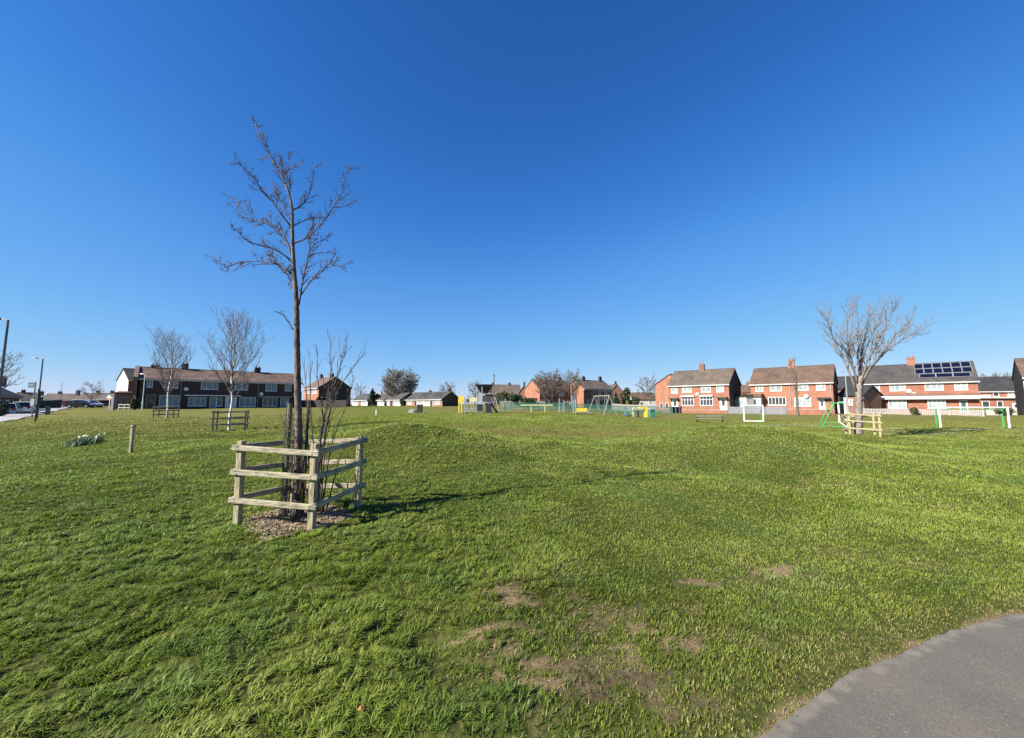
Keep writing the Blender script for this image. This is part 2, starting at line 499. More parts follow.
# ------------------------------------------------------------------ ground
# worn patches in the turf: pixel, half-width m, half-depth m, strength, straw share
WORN = [(585, 660, .55, .36, .64, .45), (555, 640, .45, .26, .58, .4), (640, 690, .36, .2, .6, .5), (510, 593, .17, .13, .85, .7), (484, 632, .12, .10, .95, .8), (520, 606, .2, .08, .5, .2), (552, 640, .20, .07, .9, .15), (578, 626, .16, .07, .8, .1),
        (574, 605, .05, .12, .8, .1), (545, 665, .18, .10, .9, .45), (540, 683, .16, .10, .95, .8), (600, 688, .28, .13, .75, .1), (635, 680, .14, .12, .8, .1),
        (632, 633, .14, .06, .95, .85), (655, 643, .2, .06, .9, .8), (676, 650, .14, .07, .75, .7), (628, 657, .12, .07, .85, .6),
        (672, 672, .16, .16, .6, .2), (703, 585, .17, .10, .95, .55), (678, 610, .15, .08, .6, .7), (784, 573, .17, .12, 1.0, 1.0),
        (765, 582, .25, .15, .4, .8), (500, 655, .25, .12, .55, .2), (615, 612, .2, .1, .5, .4), (560, 712, .3, .1, .55, .3), (690, 700, .2, .12, .5, .3),
        (835, 556, .3, .12, .35, .9), (850, 640, .2, .1, .3, .8), (720, 640, .3, .15, .35, .6), (800, 575, .2, .1, .45, .9)]
WORN = [(*[c for c in gnd(a, b)][:2], rx, ry, s, st) for a, b, rx, ry, s, st in WORN]
TREE = (at(297, 5.28), 5.28)
def worn(x, y):
    m = np.zeros_like(x); stw = np.zeros_like(x)
    n = (fbm(x * 8, y * 11, 31, 4) - .5) * 4.6 + (fbm(x * 34, y * 34, 33, 2) - .5) * 2.4
    for cx, cy, rx, ry, s, st in WORN:
        d = np.sqrt(((x - cx) / rx) ** 2 + ((y - cy) / ry) ** 2) + n
        k = s * .92 * (1 - sstep(.1, 1.5, d))
        stw = np.where(k > m, st, stw); m = np.maximum(m, k)
    return m, stw

def spaced(lo_, hi_, near, growth, cap):
    a = [0.0]; st = near
    while a[-1] < hi_:
        a.append(a[-1] + st); 
        if a[-1] > 9: st = min(st * growth, cap)
    b = [0.0]; st = near
    while b[-1] < -lo_:
        b.append(b[-1] + st)
        if b[-1] > 9: st = min(st * growth, cap)
    return np.array(sorted(set([-q for q in b[1:]] + a)))
gx = spaced(-900, 900, .07, 1.035, 60)
gy = spaced(-60, 1500, .07, 1.03, 60)
GX, GY = np.meshgrid(gx, gy)
vx = GX.ravel(); vy = GY.ravel()
vz = T(vx, vy)
wm, ws = worn(vx, vy)
pd = path_d(vx, vy)
nx, ny = len(gx), len(gy)
ii = (np.arange(ny - 1)[:, None] * nx + np.arange(nx - 1)[None, :]).ravel()
quads = np.stack([ii, ii + 1, ii + nx + 1, ii + nx], 1)

def ground_material():
    m = bpy.data.materials.new('turf'); m.use_nodes = True
    nt = m.node_tree; N = nt.nodes; L = nt.links; b = _bsdf(m)
    b.inputs['Roughness'].default_value = .95
    b.inputs['Specular IOR Level'].default_value = .1
    tc = N.new("ShaderNodeTexCoord")
    def noise(scale, detail=5, st=None):
        src = tc.outputs['Object']
        if st:
            mp = N.new("ShaderNodeMapping"); mp.inputs['Scale'].default_value = st
            L.new(src, mp.inputs[0]); src = mp.outputs[0]
        n = N.new("ShaderNodeTexNoise"); n.inputs['Scale'].default_value = scale; n.inputs['Detail'].default_value = detail
        L.new(src, n.inputs['Vector']); return n
    def ramp(src, p0, p1, c0, c1):
        r = N.new("ShaderNodeValToRGB")
        r.color_ramp.elements[0].position = p0; r.color_ramp.elements[1].position = p1
        r.color_ramp.elements[0].color = (*c0, 1); r.color_ramp.elements[1].color = (*c1, 1)
        L.new(src, r.inputs[0]); return r
    def mix(f, a, b_, mode='MIX'):
        x = N.new("ShaderNodeMix"); x.data_type = 'RGBA'; x.blend_type = mode
        if isinstance(f, float): x.inputs[0].default_value = f
        else: L.new(f, x.inputs[0])
        L.new(a, x.inputs[6]); L.new(b_, x.inputs[7]); return x
    n1 = noise(.35, 6); n2 = noise(2.6, 6); n3 = noise(22, 4)
    c_a = ramp(n2.outputs[0], .3, .7, alb((.090, .115, .012)), alb((.150, .172, .024)))
    c_b = ramp(n2.outputs[0], .3, .7, alb((.140, .138, .028)), alb((.205, .185, .052)))
    dry = N.new("ShaderNodeAttribute"); dry.attribute_name = 'dry'
    fm = N.new("ShaderNodeMath"); fm.operation = 'MULTIPLY_ADD'
    r1 = ramp(n1.outputs[0], .38, .66, (0, 0, 0), (1, 1, 1))
    L.new(r1.outputs[0], fm.inputs[0]); fm.inputs[1].default_value = .55
    L.new(dry.outputs['Fac'], fm.inputs[2]); fm.use_clamp = True
    g = mix(fm.outputs[0], c_a.outputs[0], c_b.outputs[0])
    fine = ramp(n3.outputs[0], .25, .75, (.62, .62, .62), (1.3, 1.3, 1.3))
    g2 = mix(.9, g.outputs[2], fine.outputs[0], 'MULTIPLY')
    # soil and straw thatch under the blades
    soil = ramp(n3.outputs[0], .3, .7, alb((.055, .038, .024)), alb((.125, .088, .056)))
    straw = ramp(noise(60, 4).outputs[0], .3, .7, alb((.14, .10, .052)), alb((.30, .22, .12)))
    at_s = N.new("ShaderNodeAttribute"); at_s.attribute_name = 'straw'
    at_w = N.new("ShaderNodeAttribute"); at_w.attribute_name = 'worn'
    dirt = mix(at_s.outputs['Fac'], soil.outputs[0], straw.outputs[0])
    wr = ramp(at_w.outputs['Fac'], .2, .75, (0, 0, 0), (1, 1, 1))
    thatch = ramp(n3.outputs[0], .3, .7, alb((.026, .034, .008)), alb((.10, .11, .024)))
    at_u = N.new("ShaderNodeAttribute"); at_u.attribute_name = 'thatch'
    g3 = mix(at_u.outputs['Fac'], g2.outputs[2], thatch.outputs[0])
    out = mix(wr.outputs[0], g3.outputs[2], dirt.outputs[2])
    L.new(out.outputs[2], b.inputs['Base Color'])
    bp = N.new("ShaderNodeBump"); bp.inputs['Strength'].default_value = .55; bp.inputs['Distance'].default_value = .05
    hb = mix(.5, n2.outputs[0], n3.outputs[0]); L.new(hb.outputs[2], bp.inputs['Height'])
    L.new(bp.outputs[0], b.inputs['Normal'])
    return m
def dryness(x, y):
    r = x / np.maximum(y, 2)
    d = .95 * np.exp(-((y - 20.5) / 3.2) ** 2) * sstep(-.4, -.15, r) * (1 - sstep(.45, .6, r))      # hollow between the mounds
    d = d + .42 * sstep(13, 24, y) * sstep(.42, .75, r)                                            # the pitch
    d = d + .58 * sstep(11, 24, y) * (1 - sstep(-.55, -.35, r))
    d = d + .18 * sstep(-.05, .5, r) * (1 - sstep(2.5, 9, y))
    d = d + .45 * sstep(36, 44, y) * sstep(-.35, -.2, r)
    d = d - .2 * np.exp(-((x + 4.0) / 6.0) ** 2 - ((y - 12) / 4) ** 2) - .2 * np.exp(-((x - 8.6) / 4.6) ** 2 - ((y - 14) / 3.6) ** 2)
    return np.clip(d, 0, 1)
edge_w = 1 - sstep(.0, .07, pd + (fbm(vx * 5, vy * 5, 77, 2) - .5) * .16)
wv = np.maximum(wm, edge_w * .9)
sv = np.where(edge_w > wm, .75, ws)
ground = raw_mesh('ground', np.stack([vx, vy, vz], 1), quads, None, ground_material(),
                  attr={'worn': wv, 'straw': sv, 'dry': dryness(vx, vy), 'thatch': .95 * (1 - sstep(9, 30, vy))})
ground.data.polygons.foreach_set('use_smooth', [True] * len(ground.data.polygons))
tag(ground, kind='structure')

# asphalt path
def path_material():
    m = bpy.data.materials.new('path_asphalt'); m.use_nodes = True
    nt = m.node_tree; N = nt.nodes; L = nt.links; b = _bsdf(m)
    b.inputs['Roughness'].default_value = .9
    b.inputs['Specular IOR Level'].default_value = .25
    tc = N.new("ShaderNodeTexCoord")
    def noise(scale, detail=5):
        n = N.new("ShaderNodeTexNoise"); n.inputs['Scale'].default_value = scale; n.inputs['Detail'].default_value = detail
        L.new(tc.outputs['Object'], n.inputs['Vector']); return n
    def ramp(src, p0, p1, c0, c1):
        r = N.new("ShaderNodeValToRGB")
        r.color_ramp.elements[0].position = p0; r.color_ramp.elements[1].position = p1
        r.color_ramp.elements[0].color = (*c0, 1); r.color_ramp.elements[1].color = (*c1, 1)
        L.new(src, r.inputs[0]); return r
    n1 = noise(180, 3); n2 = noise(1.7, 6); n3 = noise(10, 7)
    a = ramp(n2.outputs[0], .3, .7, alb((.130, .115, .097)), alb((.170, .149, .122)))
    g = ramp(n1.outputs[0], .3, .72, (.66, .66, .66), (1.35, 1.33, 1.3))
    x = N.new("ShaderNodeMix"); x.data_type = 'RGBA'; x.blend_type = 'MULTIPLY'; x.inputs[0].default_value = .85
    L.new(a.outputs[0], x.inputs[6]); L.new(g.outputs[0], x.inputs[7])
    e = N.new("ShaderNodeAttribute"); e.attribute_name = 'rim'
    ad = N.new("ShaderNodeMath"); ad.operation = 'MULTIPLY_ADD'
    L.new(n3.outputs[0], ad.inputs[0]); ad.inputs[1].default_value = 1.0
    hf = N.new("ShaderNodeMath"); hf.operation = 'MULTIPLY'; hf.inputs[1].default_value = .5; L.new(e.outputs['Fac'], hf.inputs[0]); L.new(hf.outputs[0], ad.inputs[2])
    er = ramp(ad.outputs[0], .74, .99, (0, 0, 0), (1, 1, 1))
    pale = ramp(n3.outputs[0], .3, .7, alb((.168, .149, .120)), alb((.222, .196, .156)))
    y = N.new("ShaderNodeMix"); y.data_type = 'RGBA'
    L.new(er.outputs[0], y.inputs[0]); L.new(x.outputs[2], y.inputs[6]); L.new(pale.outputs[0], y.inputs[7])
    L.new(y.outputs[2], b.inputs['Base Color'])
    vo = N.new("ShaderNodeTexVoronoi"); vo.feature = 'DISTANCE_TO_EDGE'; vo.inputs['Scale'].default_value = .75
    wp = N.new("ShaderNodeMix"); wp.data_type = 'RGBA'; wp.blend_type = 'ADD'; wp.inputs[0].default_value = .22
    L.new(tc.outputs['Object'], wp.inputs[6]); L.new(noise(3, 5).outputs['Color'], wp.inputs[7]); L.new(wp.outputs[2], vo.inputs['Vector'])
    ck = ramp(vo.outputs['Distance'], .002, .009, (.66, .64, .61), (1, 1, 1))
    ckm = ramp(noise(.9, 3).outputs[0], .40, .46, (1, 1, 1), (0, 0, 0))
    mxk = N.new("ShaderNodeMix"); mxk.data_type = 'RGBA'; mxk.blend_type = 'MULTIPLY'
    L.new(ckm.outputs[0], mxk.inputs[0]); L.new(y.outputs[2], mxk.inputs[6]); L.new(ck.outputs[0], mxk.inputs[7])
    spk = ramp(noise(75, 2).outputs[0], .66, .70, (0, 0, 0), (.55, .5, .44))
    mxs = N.new("ShaderNodeMix"); mxs.data_type = 'RGBA'; mxs.blend_type = 'ADD'; mxs.inputs[0].default_value = .12
    L.new(mxk.outputs[2], mxs.inputs[6]); L.new(spk.outputs[0], mxs.inputs[7])
    L.new(mxs.outputs[2], b.inputs['Base Color'])
    bp = N.new("ShaderNodeBump"); bp.inputs['Strength'].default_value = .6; bp.inputs['Distance'].default_value = .006
    L.new(n1.outputs[0], bp.inputs['Height']); L.new(bp.outputs[0], b.inputs['Normal'])
    return m
pu = np.concatenate([np.linspace(-14, -1, 80), np.linspace(-.97, 8, 330), np.linspace(8.3, 58, 80)])
pv = np.concatenate([np.linspace(0, .35, 18), np.linspace(.4, 2.3, 20)])
PU, PV = np.meshgrid(pu, pv)
wob = (fbm(PU * 1.7, PU * 0 + 3.4, 41, 2) - .5) * .13 + (fbm(PU * 13, PU * 0 + 8.3, 45, 3) - .5) * .035
ex = PU; ey = path_edge(PU) + wob * (1 - sstep(.3, 1.2, PV)) - PV * 1.12 + .045
pz = T(ex, ey) + .008
pz = pz - .02 * (1 - sstep(0, .012, PV)) - .006 * fbm(ex * 9, ey * 9, 49, 2) * (1 - sstep(.02, .2, PV))
ni, nj = len(pv), len(pu)
ii = (np.arange(ni - 1)[:, None] * nj + np.arange(nj - 1)[None, :]).ravel()
path = raw_mesh('path', np.stack([ex.ravel(), ey.ravel(), pz.ravel()], 1), np.stack([ii, ii + nj, ii + nj + 1, ii + 1], 1), None, path_material(),
                attr={'rim': (1 - sstep(.02, .15, PV)).ravel()})
tag(path, kind='structure')

# turf: individual blades thinning with distance
def grass_material():
    m = bpy.data.materials.new('grass_blade'); m.use_nodes = True
    nt = m.node_tree; N = nt.nodes; L = nt.links
    b = _bsdf(m)
    a = N.new("ShaderNodeAttribute"); a.attribute_name = 'tint'
    L.new(a.outputs['Color'], b.inputs['Base Color'])
    b.inputs['Roughness'].default_value = .5
    b.inputs['Specular IOR Level'].default_value = .2
    tr = N.new("ShaderNodeBsdfTranslucent"); L.new(a.outputs['Color'], tr.inputs['Color'])
    mx = N.new("ShaderNodeMixShader"); mx.inputs[0].default_value = .34
    L.new(b.outputs[0], mx.inputs[1]); L.new(tr.outputs[0], mx.inputs[2])
    L.new(mx.outputs[0], N["Material Output"].inputs['Surface'])
    return m
def make_grass():
    rng = np.random.default_rng(11)
    Yg = np.linspace(.9, 38, 4000)
    rho = 7600 * np.minimum(1, (3.2 / Yg) ** 1.6) * (1 - .92 * sstep(24, 38, Yg))
    wgt = rho * Yg * 2.95
    cdf = np.cumsum(wgt); tot = cdf[-1] * (Yg[1] - Yg[0]); cdf = cdf / cdf[-1]
    n = int(tot)
    y = np.interp(rng.random(n), cdf, Yg)
    x = y * rng.uniform(-1.475, 1.475, n)
    r = x / y
    left = 1 - sstep(-.25, .35, r)
    wmk, wst = worn(x, y)
    p = path_d(x, y) - .02 + (fbm(x * 1.7, y * 0 + 3.4, 41, 2) - .5) * -.11
    dt = np.hypot(x - TREE[0], y - TREE[1])
    # blades gather into tufts
    cs = .15 * np.maximum(1, y / 5.0) ** .6
    lev = np.floor(np.log2(np.maximum(cs / .15, 1)) * 2) ; cs = .15 * 2 ** (lev / 2)
    qx = x + (fbm(x * 3, y * 3, 101, 2) - .5) * .5; qy = y + (fbm(x * 3, y * 3, 103, 2) - .5) * .5
    ci, cj = np.floor(qx / cs), np.floor(qy / cs)
    lv_ = lev.astype(np.int64)
    ox = (ci + .5 + (_hash(ci, cj + 7 * lv_, 11) - .5) * .7) * cs - qx; oy = (cj + .5 + (_hash(ci, cj + 7 * lv_, 12) - .5) * .7) * cs - qy
    th = _hash(ci, cj + 7 * lv_, 13); tt = _hash(ci, cj + 7 * lv_, 14)
    pull = (.12 + .42 * left) * (1 - .5 * sstep(6, 16, y)) * rng.random(n) ** .5
    x = x + ox * pull; y = y + oy * pull
    ox = -ox * (1 - pull); oy = -oy * (1 - pull)
    keep = (rng.random(n) > wmk * .88) & (p > .0 + rng.random(n) ** 3 * .15 - .025) & (dt > .50 + (fbm(x * 6, y * 6, 3, 2) - .5) * .5)
    clear = fbm(x * 4.2 + y, y * 5.2 - x, 51, 3)
    keep &= rng.random(n) < .62 + .2 * (1 - left) + 1.7 * np.clip(clear - .25, 0, 1)
    x, y, r, left, wmk, wst, p, ox, oy, th, tt, cs = [q[keep] for q in (x, y, r, left, wmk, wst, p, ox, oy, th, tt, cs)]
    n = len(x)
    edge = 1 - sstep(-.03, .24 + .22 * fbm(x * 2, y * 2, 141, 2), p)
    cl = fbm(x * 2.4 + y * .9, y * 4.2 - x * 1.6, 61, 3)
    cl2 = fbm(x * 6.5, y * 7.5, 63, 2)
    tall = np.clip((cl - .40) * 3.2, 0, 1) * (.25 + .75 * left) * (1 - .6 * sstep(5, 14, y))
    ln = (.022 + .034 * rng.random(n) + .036 * tall + .022 * np.clip(cl2 - .4, 0, 1) * left) * (1 - .45 * wmk) * (1 - .45 * edge)
    far = np.maximum(1, y / 5.0)
    mown = fbm(x * .35, y * .5, 121, 2)
    ln = ln * far ** .18 * (.62 + .72 * th * (.2 + .8 * left)) * (.8 + .5 * mown)
    wd = (.0038 + .0030 * rng.random(n)) * np.maximum(1, y / 3.2) ** .74
    base_a = R(28) + (fbm(x * .9, y * .9, 71, 2) - .5) * 5.0 * (.45 + .55 * (1 - left))
    ang = base_a + rng.normal(0, 1.15, n)
    lean = np.clip(.55 + .55 * left * (.5 + cl) + rng.normal(0, .28, n), .05, 1.35)
    lean = lean * (1 - .1 * sstep(6, 20, y))
    kx = np.cos(ang) + 1.3 * ox / cs; ky = np.sin(ang) + 1.3 * oy / cs; kl = np.hypot(kx, ky) + 1e-6
    ang = np.arctan2(ky, kx)
    hx, hy = kx / kl, ky / kl
    tw = ang + math.pi / 2 + rng.normal(0, .5, n)
    sx, sy = np.cos(tw) * wd / 2, np.sin(tw) * wd / 2
    z = T(x, y) - .006
    l1 = ln * .55; a1 = lean * .55
    mx_, my_ = x + hx * l1 * np.sin(a1), y + hy * l1 * np.sin(a1); mz = z + l1 * np.cos(a1)
    l2 = ln * .45; a2 = np.minimum(lean * 1.35, 1.75)
    tx, ty, tz = mx_ + hx * l2 * np.sin(a2), my_ + hy * l2 * np.sin(a2), mz + l2 * np.cos(a2)
    V = np.empty((n, 5, 3), np.float32)
    V[:, 0] = np.stack([x - sx, y - sy, z], 1); V[:, 1] = np.stack([x + sx, y + sy, z], 1)
    V[:, 2] = np.stack([mx_ - sx * .8, my_ - sy * .8, mz], 1); V[:, 3] = np.stack([mx_ + sx * .8, my_ + sy * .8, mz], 1)
    V[:, 4] = np.stack([tx, ty, tz], 1)
    b0 = np.arange(n) * 5
    q = np.stack([b0, b0 + 1, b0 + 3, b0 + 2], 1); t = np.stack([b0 + 2, b0 + 3, b0 + 4], 1)
    # colour
    g_d = np.array([.094, .142, .015]); g_m = np.array([.200, .262, .031]); g_l = np.array([.305, .350, .080]); strw = np.array([.33, .265, .11])
    hump = np.exp(-((x + 4.4) / 5) ** 2 - ((y - 12.0) / 3) ** 2) + np.exp(-((x - 8.2) / 5) ** 2 - ((y - 12.8) / 3) ** 2) + np.exp(-((x + 1.5) / 11.5) ** 4 - ((y - 27) / 2.6) ** 2)
    k = np.clip(rng.random(n) * .62 + .30 * (tt - .4) + .25 * hump + (fbm(x * .8, y * .8, 81, 3) - .5) * .9 + .03 * (1 - left), 0, 1)[:, None]
    c = np.where(k < .5, g_d + (g_m - g_d) * k * 2, g_m + (g_l - g_m) * (k - .5) * 2)
    d = dryness(x, y)
    big = (fbm(x * .22, y * .30, 131, 3) - .5)[:, None]
    c = c * (1 + .40 * big) + np.array([.010, .006, .004]) * np.clip(fbm(x * .5, y * .7, 133, 3) - .5, 0, 1)[:, None] * 4
    clov = (fbm(x * 1.1, y * 1.4, 137, 3) > .66)[:, None]
    c = np.where(clov, c * np.array([.82, .93, 1.15]), c)
    c = c * (1 - d[:, None] * .75) + np.array([.225, .195, .050]) * d[:, None] * .75
    pst = .022 + .028 * (1 - left) + (.30 + .45 * wst) * wmk + .55 * edge + .10 * d + .32 * np.clip(fbm(x * 1.3, y * 1.3, 91, 3) - .60, 0, 1) * 4 * (1 - left * .7)
    is_s = rng.random(n) < pst
    c = np.where(is_s[:, None], strw * (.55 + .6 * rng.random(n))[:, None], c)
    c = c * (.8 + .4 * rng.random(n))[:, None]
    col = np.repeat(c[:, None, :], 5, 1).reshape(-1, 3)
    col = col * (ALB * 1.10)
    o = raw_mesh('grass', V.reshape(-1, 3), q, t, grass_material(), col=col)
    tag(o, 'short green turf blades covering the field, worn in places', 'grass', kind='stuff')
    print('blades', n)
make_grass()

# ------------------------------------------------------------------ road at the left
RA, RB = Vector((-36.2, 26.8, 0)), Vector((-69.5, 59, 0))
rd = (RB - RA).normalized(); rn = Vector((-rd.y, rd.x, 0))
if rn.x > 0: rn = -rn          # away from the grass
def strip(name, m, o0, o1, t0, t1, dz, n=60, thick=0):
    mb = MB()
    for i in range(n + 1):
        t = t0 + (t1 - t0) * i / n
        for o in (o0, o1):
            p = RA + rd * t + rn * o
            zz = Tz(*(RA + rd * t)[:2])
            mb.v.append((p.x, p.y, zz + dz))
    for i in range(n):
        mb.f.append((2 * i, 2 * i + 1, 2 * i + 3, 2 * i + 2))
    if thick:
        k = len(mb.v)
        for v in list(mb.v): mb.v.append((v[0], v[1], v[2] - thick))
        for i in range(n):
            mb.f.append((2 * i, 2 * i + 2, k + 2 * i + 2, k + 2 * i)); mb.f.append((2 * i + 1, k + 2 * i + 1, k + 2 * i + 3, 2 * i + 3))
    o = mb.build(name, m); tag(o, kind='structure'); return o
strip('pavement', M['pavement'], 0, 2.1, -30, 200, .07, thick=.3)
strip('kerb', M['kerb'], 2.1, 2.25, -30, 200, .075, thick=.3)
strip('road', M['asphalt_road'], 2.25, 9.6, -30, 200, .02)
strip('far_kerb', M['kerb'], 9.6, 9.75, -30, 200, .075, thick=.3)
strip('far_pavement', M['pavement'], 9.75, 12, -30, 200, .07, thick=.3)

# worn pitch lines
def pitch_line(pts, wdt=.09):
    mb = MB(); P = []
    for (a, b) in zip(pts[:-1], pts[1:]):
        for i in range(30):
            t = i / 30; P.append((a[0] + (b[0] - a[0]) * t, a[1] + (b[1] - a[1]) * t))
    P.append(pts[-1])
    for p, q in zip(P, P[1:] + [P[-1]]):
        mb.v.append((p[0], p[1] - wdt / 2, Tz(p[0], p[1] - wdt / 2) + .03)); mb.v.append((p[0], p[1] + wdt / 2, Tz(p[0], p[1] + wdt / 2) + .03))
    for i in range(len(P) - 1): mb.f.append((2 * i, 2 * i + 2, 2 * i + 3, 2 * i + 1))
    o = mb.build('pitch_marking', M['line_paint'], fix=False); tag(o, kind='structure')
def ln2(px0, y0, px1, y1):
    return [(at(px0, y0), y0), (at(px1, y1), y1)]
pitch_line(ln2(742, 27.2, 842, 26.2), .22)
pitch_line(ln2(884, 23.6, 1120, 22.6), .17)
pitch_line(ln2(882, 21.3, 1120, 20.6), .15)

# ------------------------------------------------------------------ buildings
class Bld:
    """gabled block; front along A->B seen from the camera, local +Y goes away from the front"""
    def __init__(s, name, label, cat, A, B, D, eaves, ridge, wall, roof, z0=None, gutter='gutter', verge=.18, over=.3, group=None, rear=None):
        A = Vector((*A, 0)); B = Vector((*B, 0))
        s.A, s.B = A, B
        d = B - A; s.W = d.length; s.d = d.normalized(); s.rz = math.atan2(d.y, d.x)
        s.n = Vector((-s.d.y, s.d.x, 0))
        c = (A + B) / 2 + s.n * D / 2
        s.z0 = Tz(c.x, c.y) if z0 is None else z0
        s.D = D; s.h = eaves; s.H = ridge
        s.root = thing(name, label, cat, (A.x, A.y, s.z0), s.rz, group)
        sl = (ridge - eaves) / (D / 2); s.sl = sl
        mb = MB(); mb.prism([(0, -.8), (0, eaves), (D / 2, ridge), (D, eaves), (D, -.8)], 0, s.W)
        s.wall = mb.build('wall', M[wall], s.root)
        mb = MB()
        t = .15
        mb.prism([(-over, eaves - sl * over + .01), (-over, eaves - sl * over + t), (D / 2, ridge + t), (D + over, eaves - sl * over + t),
                  (D + over, eaves - sl * over + .01), (D / 2, ridge + .01)], -verge, s.W + verge)
        s.roof = mb.build('roof', M[roof], s.root)
        rt = MB(); rt.tube([(-verge, D / 2, ridge + t - .02), (s.W + verge, D / 2, ridge + t - .02)], .09, 6).build('ridge_tile', M[roof], s.roof)
        if gutter:
            mb = MB(); mb.box(-verge, -over - .09, eaves - sl * over - .10, s.W + verge, -over, eaves - sl * over + .05)
            mb.box(-verge + .05, -over, eaves - sl * over - .16, s.W + verge - .05, -.02, eaves - sl * over - .01)
            mb.build('gutter', M[gutter], s.root)
    def u(s, px):
        r = (px - 512) / F * CT
        return (s.A.x - r * s.A.y) / (r * s.d.y - s.d.x)
    def loc(s, px, py):
        """pixel on the front wall -> (u, z local)"""
        u = s.u(px); Y = s.A.y + s.d.y * u
        return u, zat(py, Y) - s.z0
    def rect(s, x0, y0, x1, y1):
        u0, z1 = s.loc(x0, y0); u1, z0 = s.loc(x1, y1)
        um = (u0 + u1) / 2
        Y = s.A.y + s.d.y * um
        return u0, zat(y1, Y) - s.z0, u1, zat(y0, Y) - s.z0
    def window(s, x0, y0, x1, y1, pane='pane_light', frame='upvc', mull=1, trans=False, out=0.0):
        u0, z0, u1, z1 = s.rect(x0, y0, x1, y1)
        s.window_l(u0, z0, u1, z1, pane, frame, mull, trans, out)
    def window_l(s, u0, z0, u1, z1, pane='pane_light', frame='upvc', mull=1, trans=False, out=0.0):
        t = .075; y0, y1 = -.06 - out, .05 - out
        mb = MB()
        mb.box(u0, y0, z0, u0 + t, y1, z1).box(u1 - t, y0, z0, u1, y1, z1)
        mb.box(u0 + t, y0, z0, u1 - t, y1, z0 + t).box(u0 + t, y0, z1 - t, u1 - t, y1, z1)
        for k in range(mull):
            c = u0 + (u1 - u0) * (k + 1) / (mull + 1)
            mb.box(c - t * .45, y0 + .005, z0 + t, c + t * .45, y1, z1 - t)
        if trans:
            zc = z0 + (z1 - z0) * .68
            mb.box(u0 + t, y0 + .008, zc - .03, u1 - t, y1 - .01, zc + .03)
        fr = mb.build('window', M[frame], s.root)
        MB().box(u0 + t, -.012 - out, z0 + t, u1 - t, .03 - out, z1 - t).build('pane', M[pane], fr)
        MB().box(u0 - .05, -.11 - out, z0 - .07, u1 + .05, -.001 - out, z0).build('sill', M[frame], fr)
        return fr
    def door(s, x0, y0, x1, y1, m='door_w', pane='pane_dark', frame='upvc'):
        u0, z0, u1, z1 = s.rect(x0, y0, x1, y1)
        z0 = min(z0, .15)
        t = .08
        d = MB().box(u0 + t, -.03, z0, u1 - t, .02, z1 - t).build('door', M[m], s.root)
        MB().box(u0, -.06, z0, u0 + t, .03, z1).box(u1 - t, -.06, z0, u1, .03, z1).box(u0 + t, -.06, z1 - t, u1 - t, .03, z1).build('frame', M[frame], d)
        a, b = u0 + (u1 - u0) * .3, u1 - (u1 - u0) * .3
        MB().box(a, -.042, z0 + (z1 - z0) * .45, b, -.028, z1 - (z1 - z0) * .15).build('pane', M[pane], d)
        MB().box(u1 - t - .12, -.075, z0 + (z1 - z0) * .43, u1 - t - .06, -.03, z0 + (z1 - z0) * .47).build('handle', M['alu'], d)
    def slab(s, name, x0, y0, x1, y1, m, out=.7, inn=0.0):
        u0, z0, u1, z1 = s.rect(x0, y0, x1, y1)
        return MB().box(u0, -out, z0, u1, -.004 - inn, z1).build(name, M[m], s.root)
    def chimney(s, px, w=.9, h=1.2, m='brick', pots=2, dpt=.55):
        w *= .85; h *= .8
        # along the ridge: the pixel column cut with the ridge line
        A2 = s.A + s.n * s.D / 2
        r = (px - 512) / F * CT
        u = (A2.x - r * A2.y) / (r * s.d.y - s.d.x)
        mb = MB(); yc = s.D / 2
        mb.box(u - w / 2, yc - dpt / 2, s.H - .6, u + w / 2, yc + dpt / 2, s.H + h)
        c = mb.build('chimney', M[m], s.roof)
        MB().box(u - w / 2 - .06, yc - dpt / 2 - .06, s.H + h + .002, u + w / 2 + .06, yc + dpt / 2 + .06, s.H + h + .13).build('chimney_cap', M[m], c)
        for k in range(pots):
            q = u + (k - (pots - 1) / 2) * w * .5
            MB().tube([(q, yc, s.H + h + .12), (q, yc, s.H + h + .5)], [.13, .10], 8).build('chimney_pot', M['pot'], c)
        return c
    def aerial(s, px, h=1.2):
        A2 = s.A + s.n * s.D / 2
        r = (px - 512) / F * CT
        u = (A2.x - r * A2.y) / (r * s.d.y - s.d.x); yc = s.D / 2; z = s.H + h
        mb = MB().tube([(u, yc, s.H), (u, yc, z + .9)], .02, 4).tube([(u - .5, yc, z + .85), (u + .5, yc, z + .85)], .015, 4)
        for k in range(5): mb.tube([(u - .4 + k * .2, yc - .25, z + .85), (u - .4 + k * .2, yc + .25, z + .85)], .012, 4)
        mb.build('aerial', M['galv'], s.roof)
    def gable_window(s, side, y, z, w_, h_, pane='pane_dark'):
        x = s.W if side > 0 else 0
        sg = 1 if side > 0 else -1
        t = .07
        lo, hi = sorted((x - sg * .02, x + sg * .05))
        mb = MB().box(lo, y - w_ / 2, z, hi, y - w_ / 2 + t, z + h_).box(lo, y + w_ / 2 - t, z, hi, y + w_ / 2, z + h_)
        mb.box(lo, y - w_ / 2 + t, z, hi, y + w_ / 2 - t, z + t).box(lo, y - w_ / 2 + t, z + h_ - t, hi, y + w_ / 2 - t, z + h_)
        fr = mb.build('window', M['upvc'], s.root)
        lo, hi = sorted((x - sg * .02, x + sg * .012))
        MB().box(lo, y - w_ / 2 + t, z + t, hi, y + w_ / 2 - t, z + h_ - t).build('pane', M[pane], fr)
    def pipe(s, px, m='upvc'):
        u = s.u(px)
        MB().tube([(u, -.08, 0), (u, -.08, s.h - .25)], .05, 6).build('downpipe', M[m], s.root)
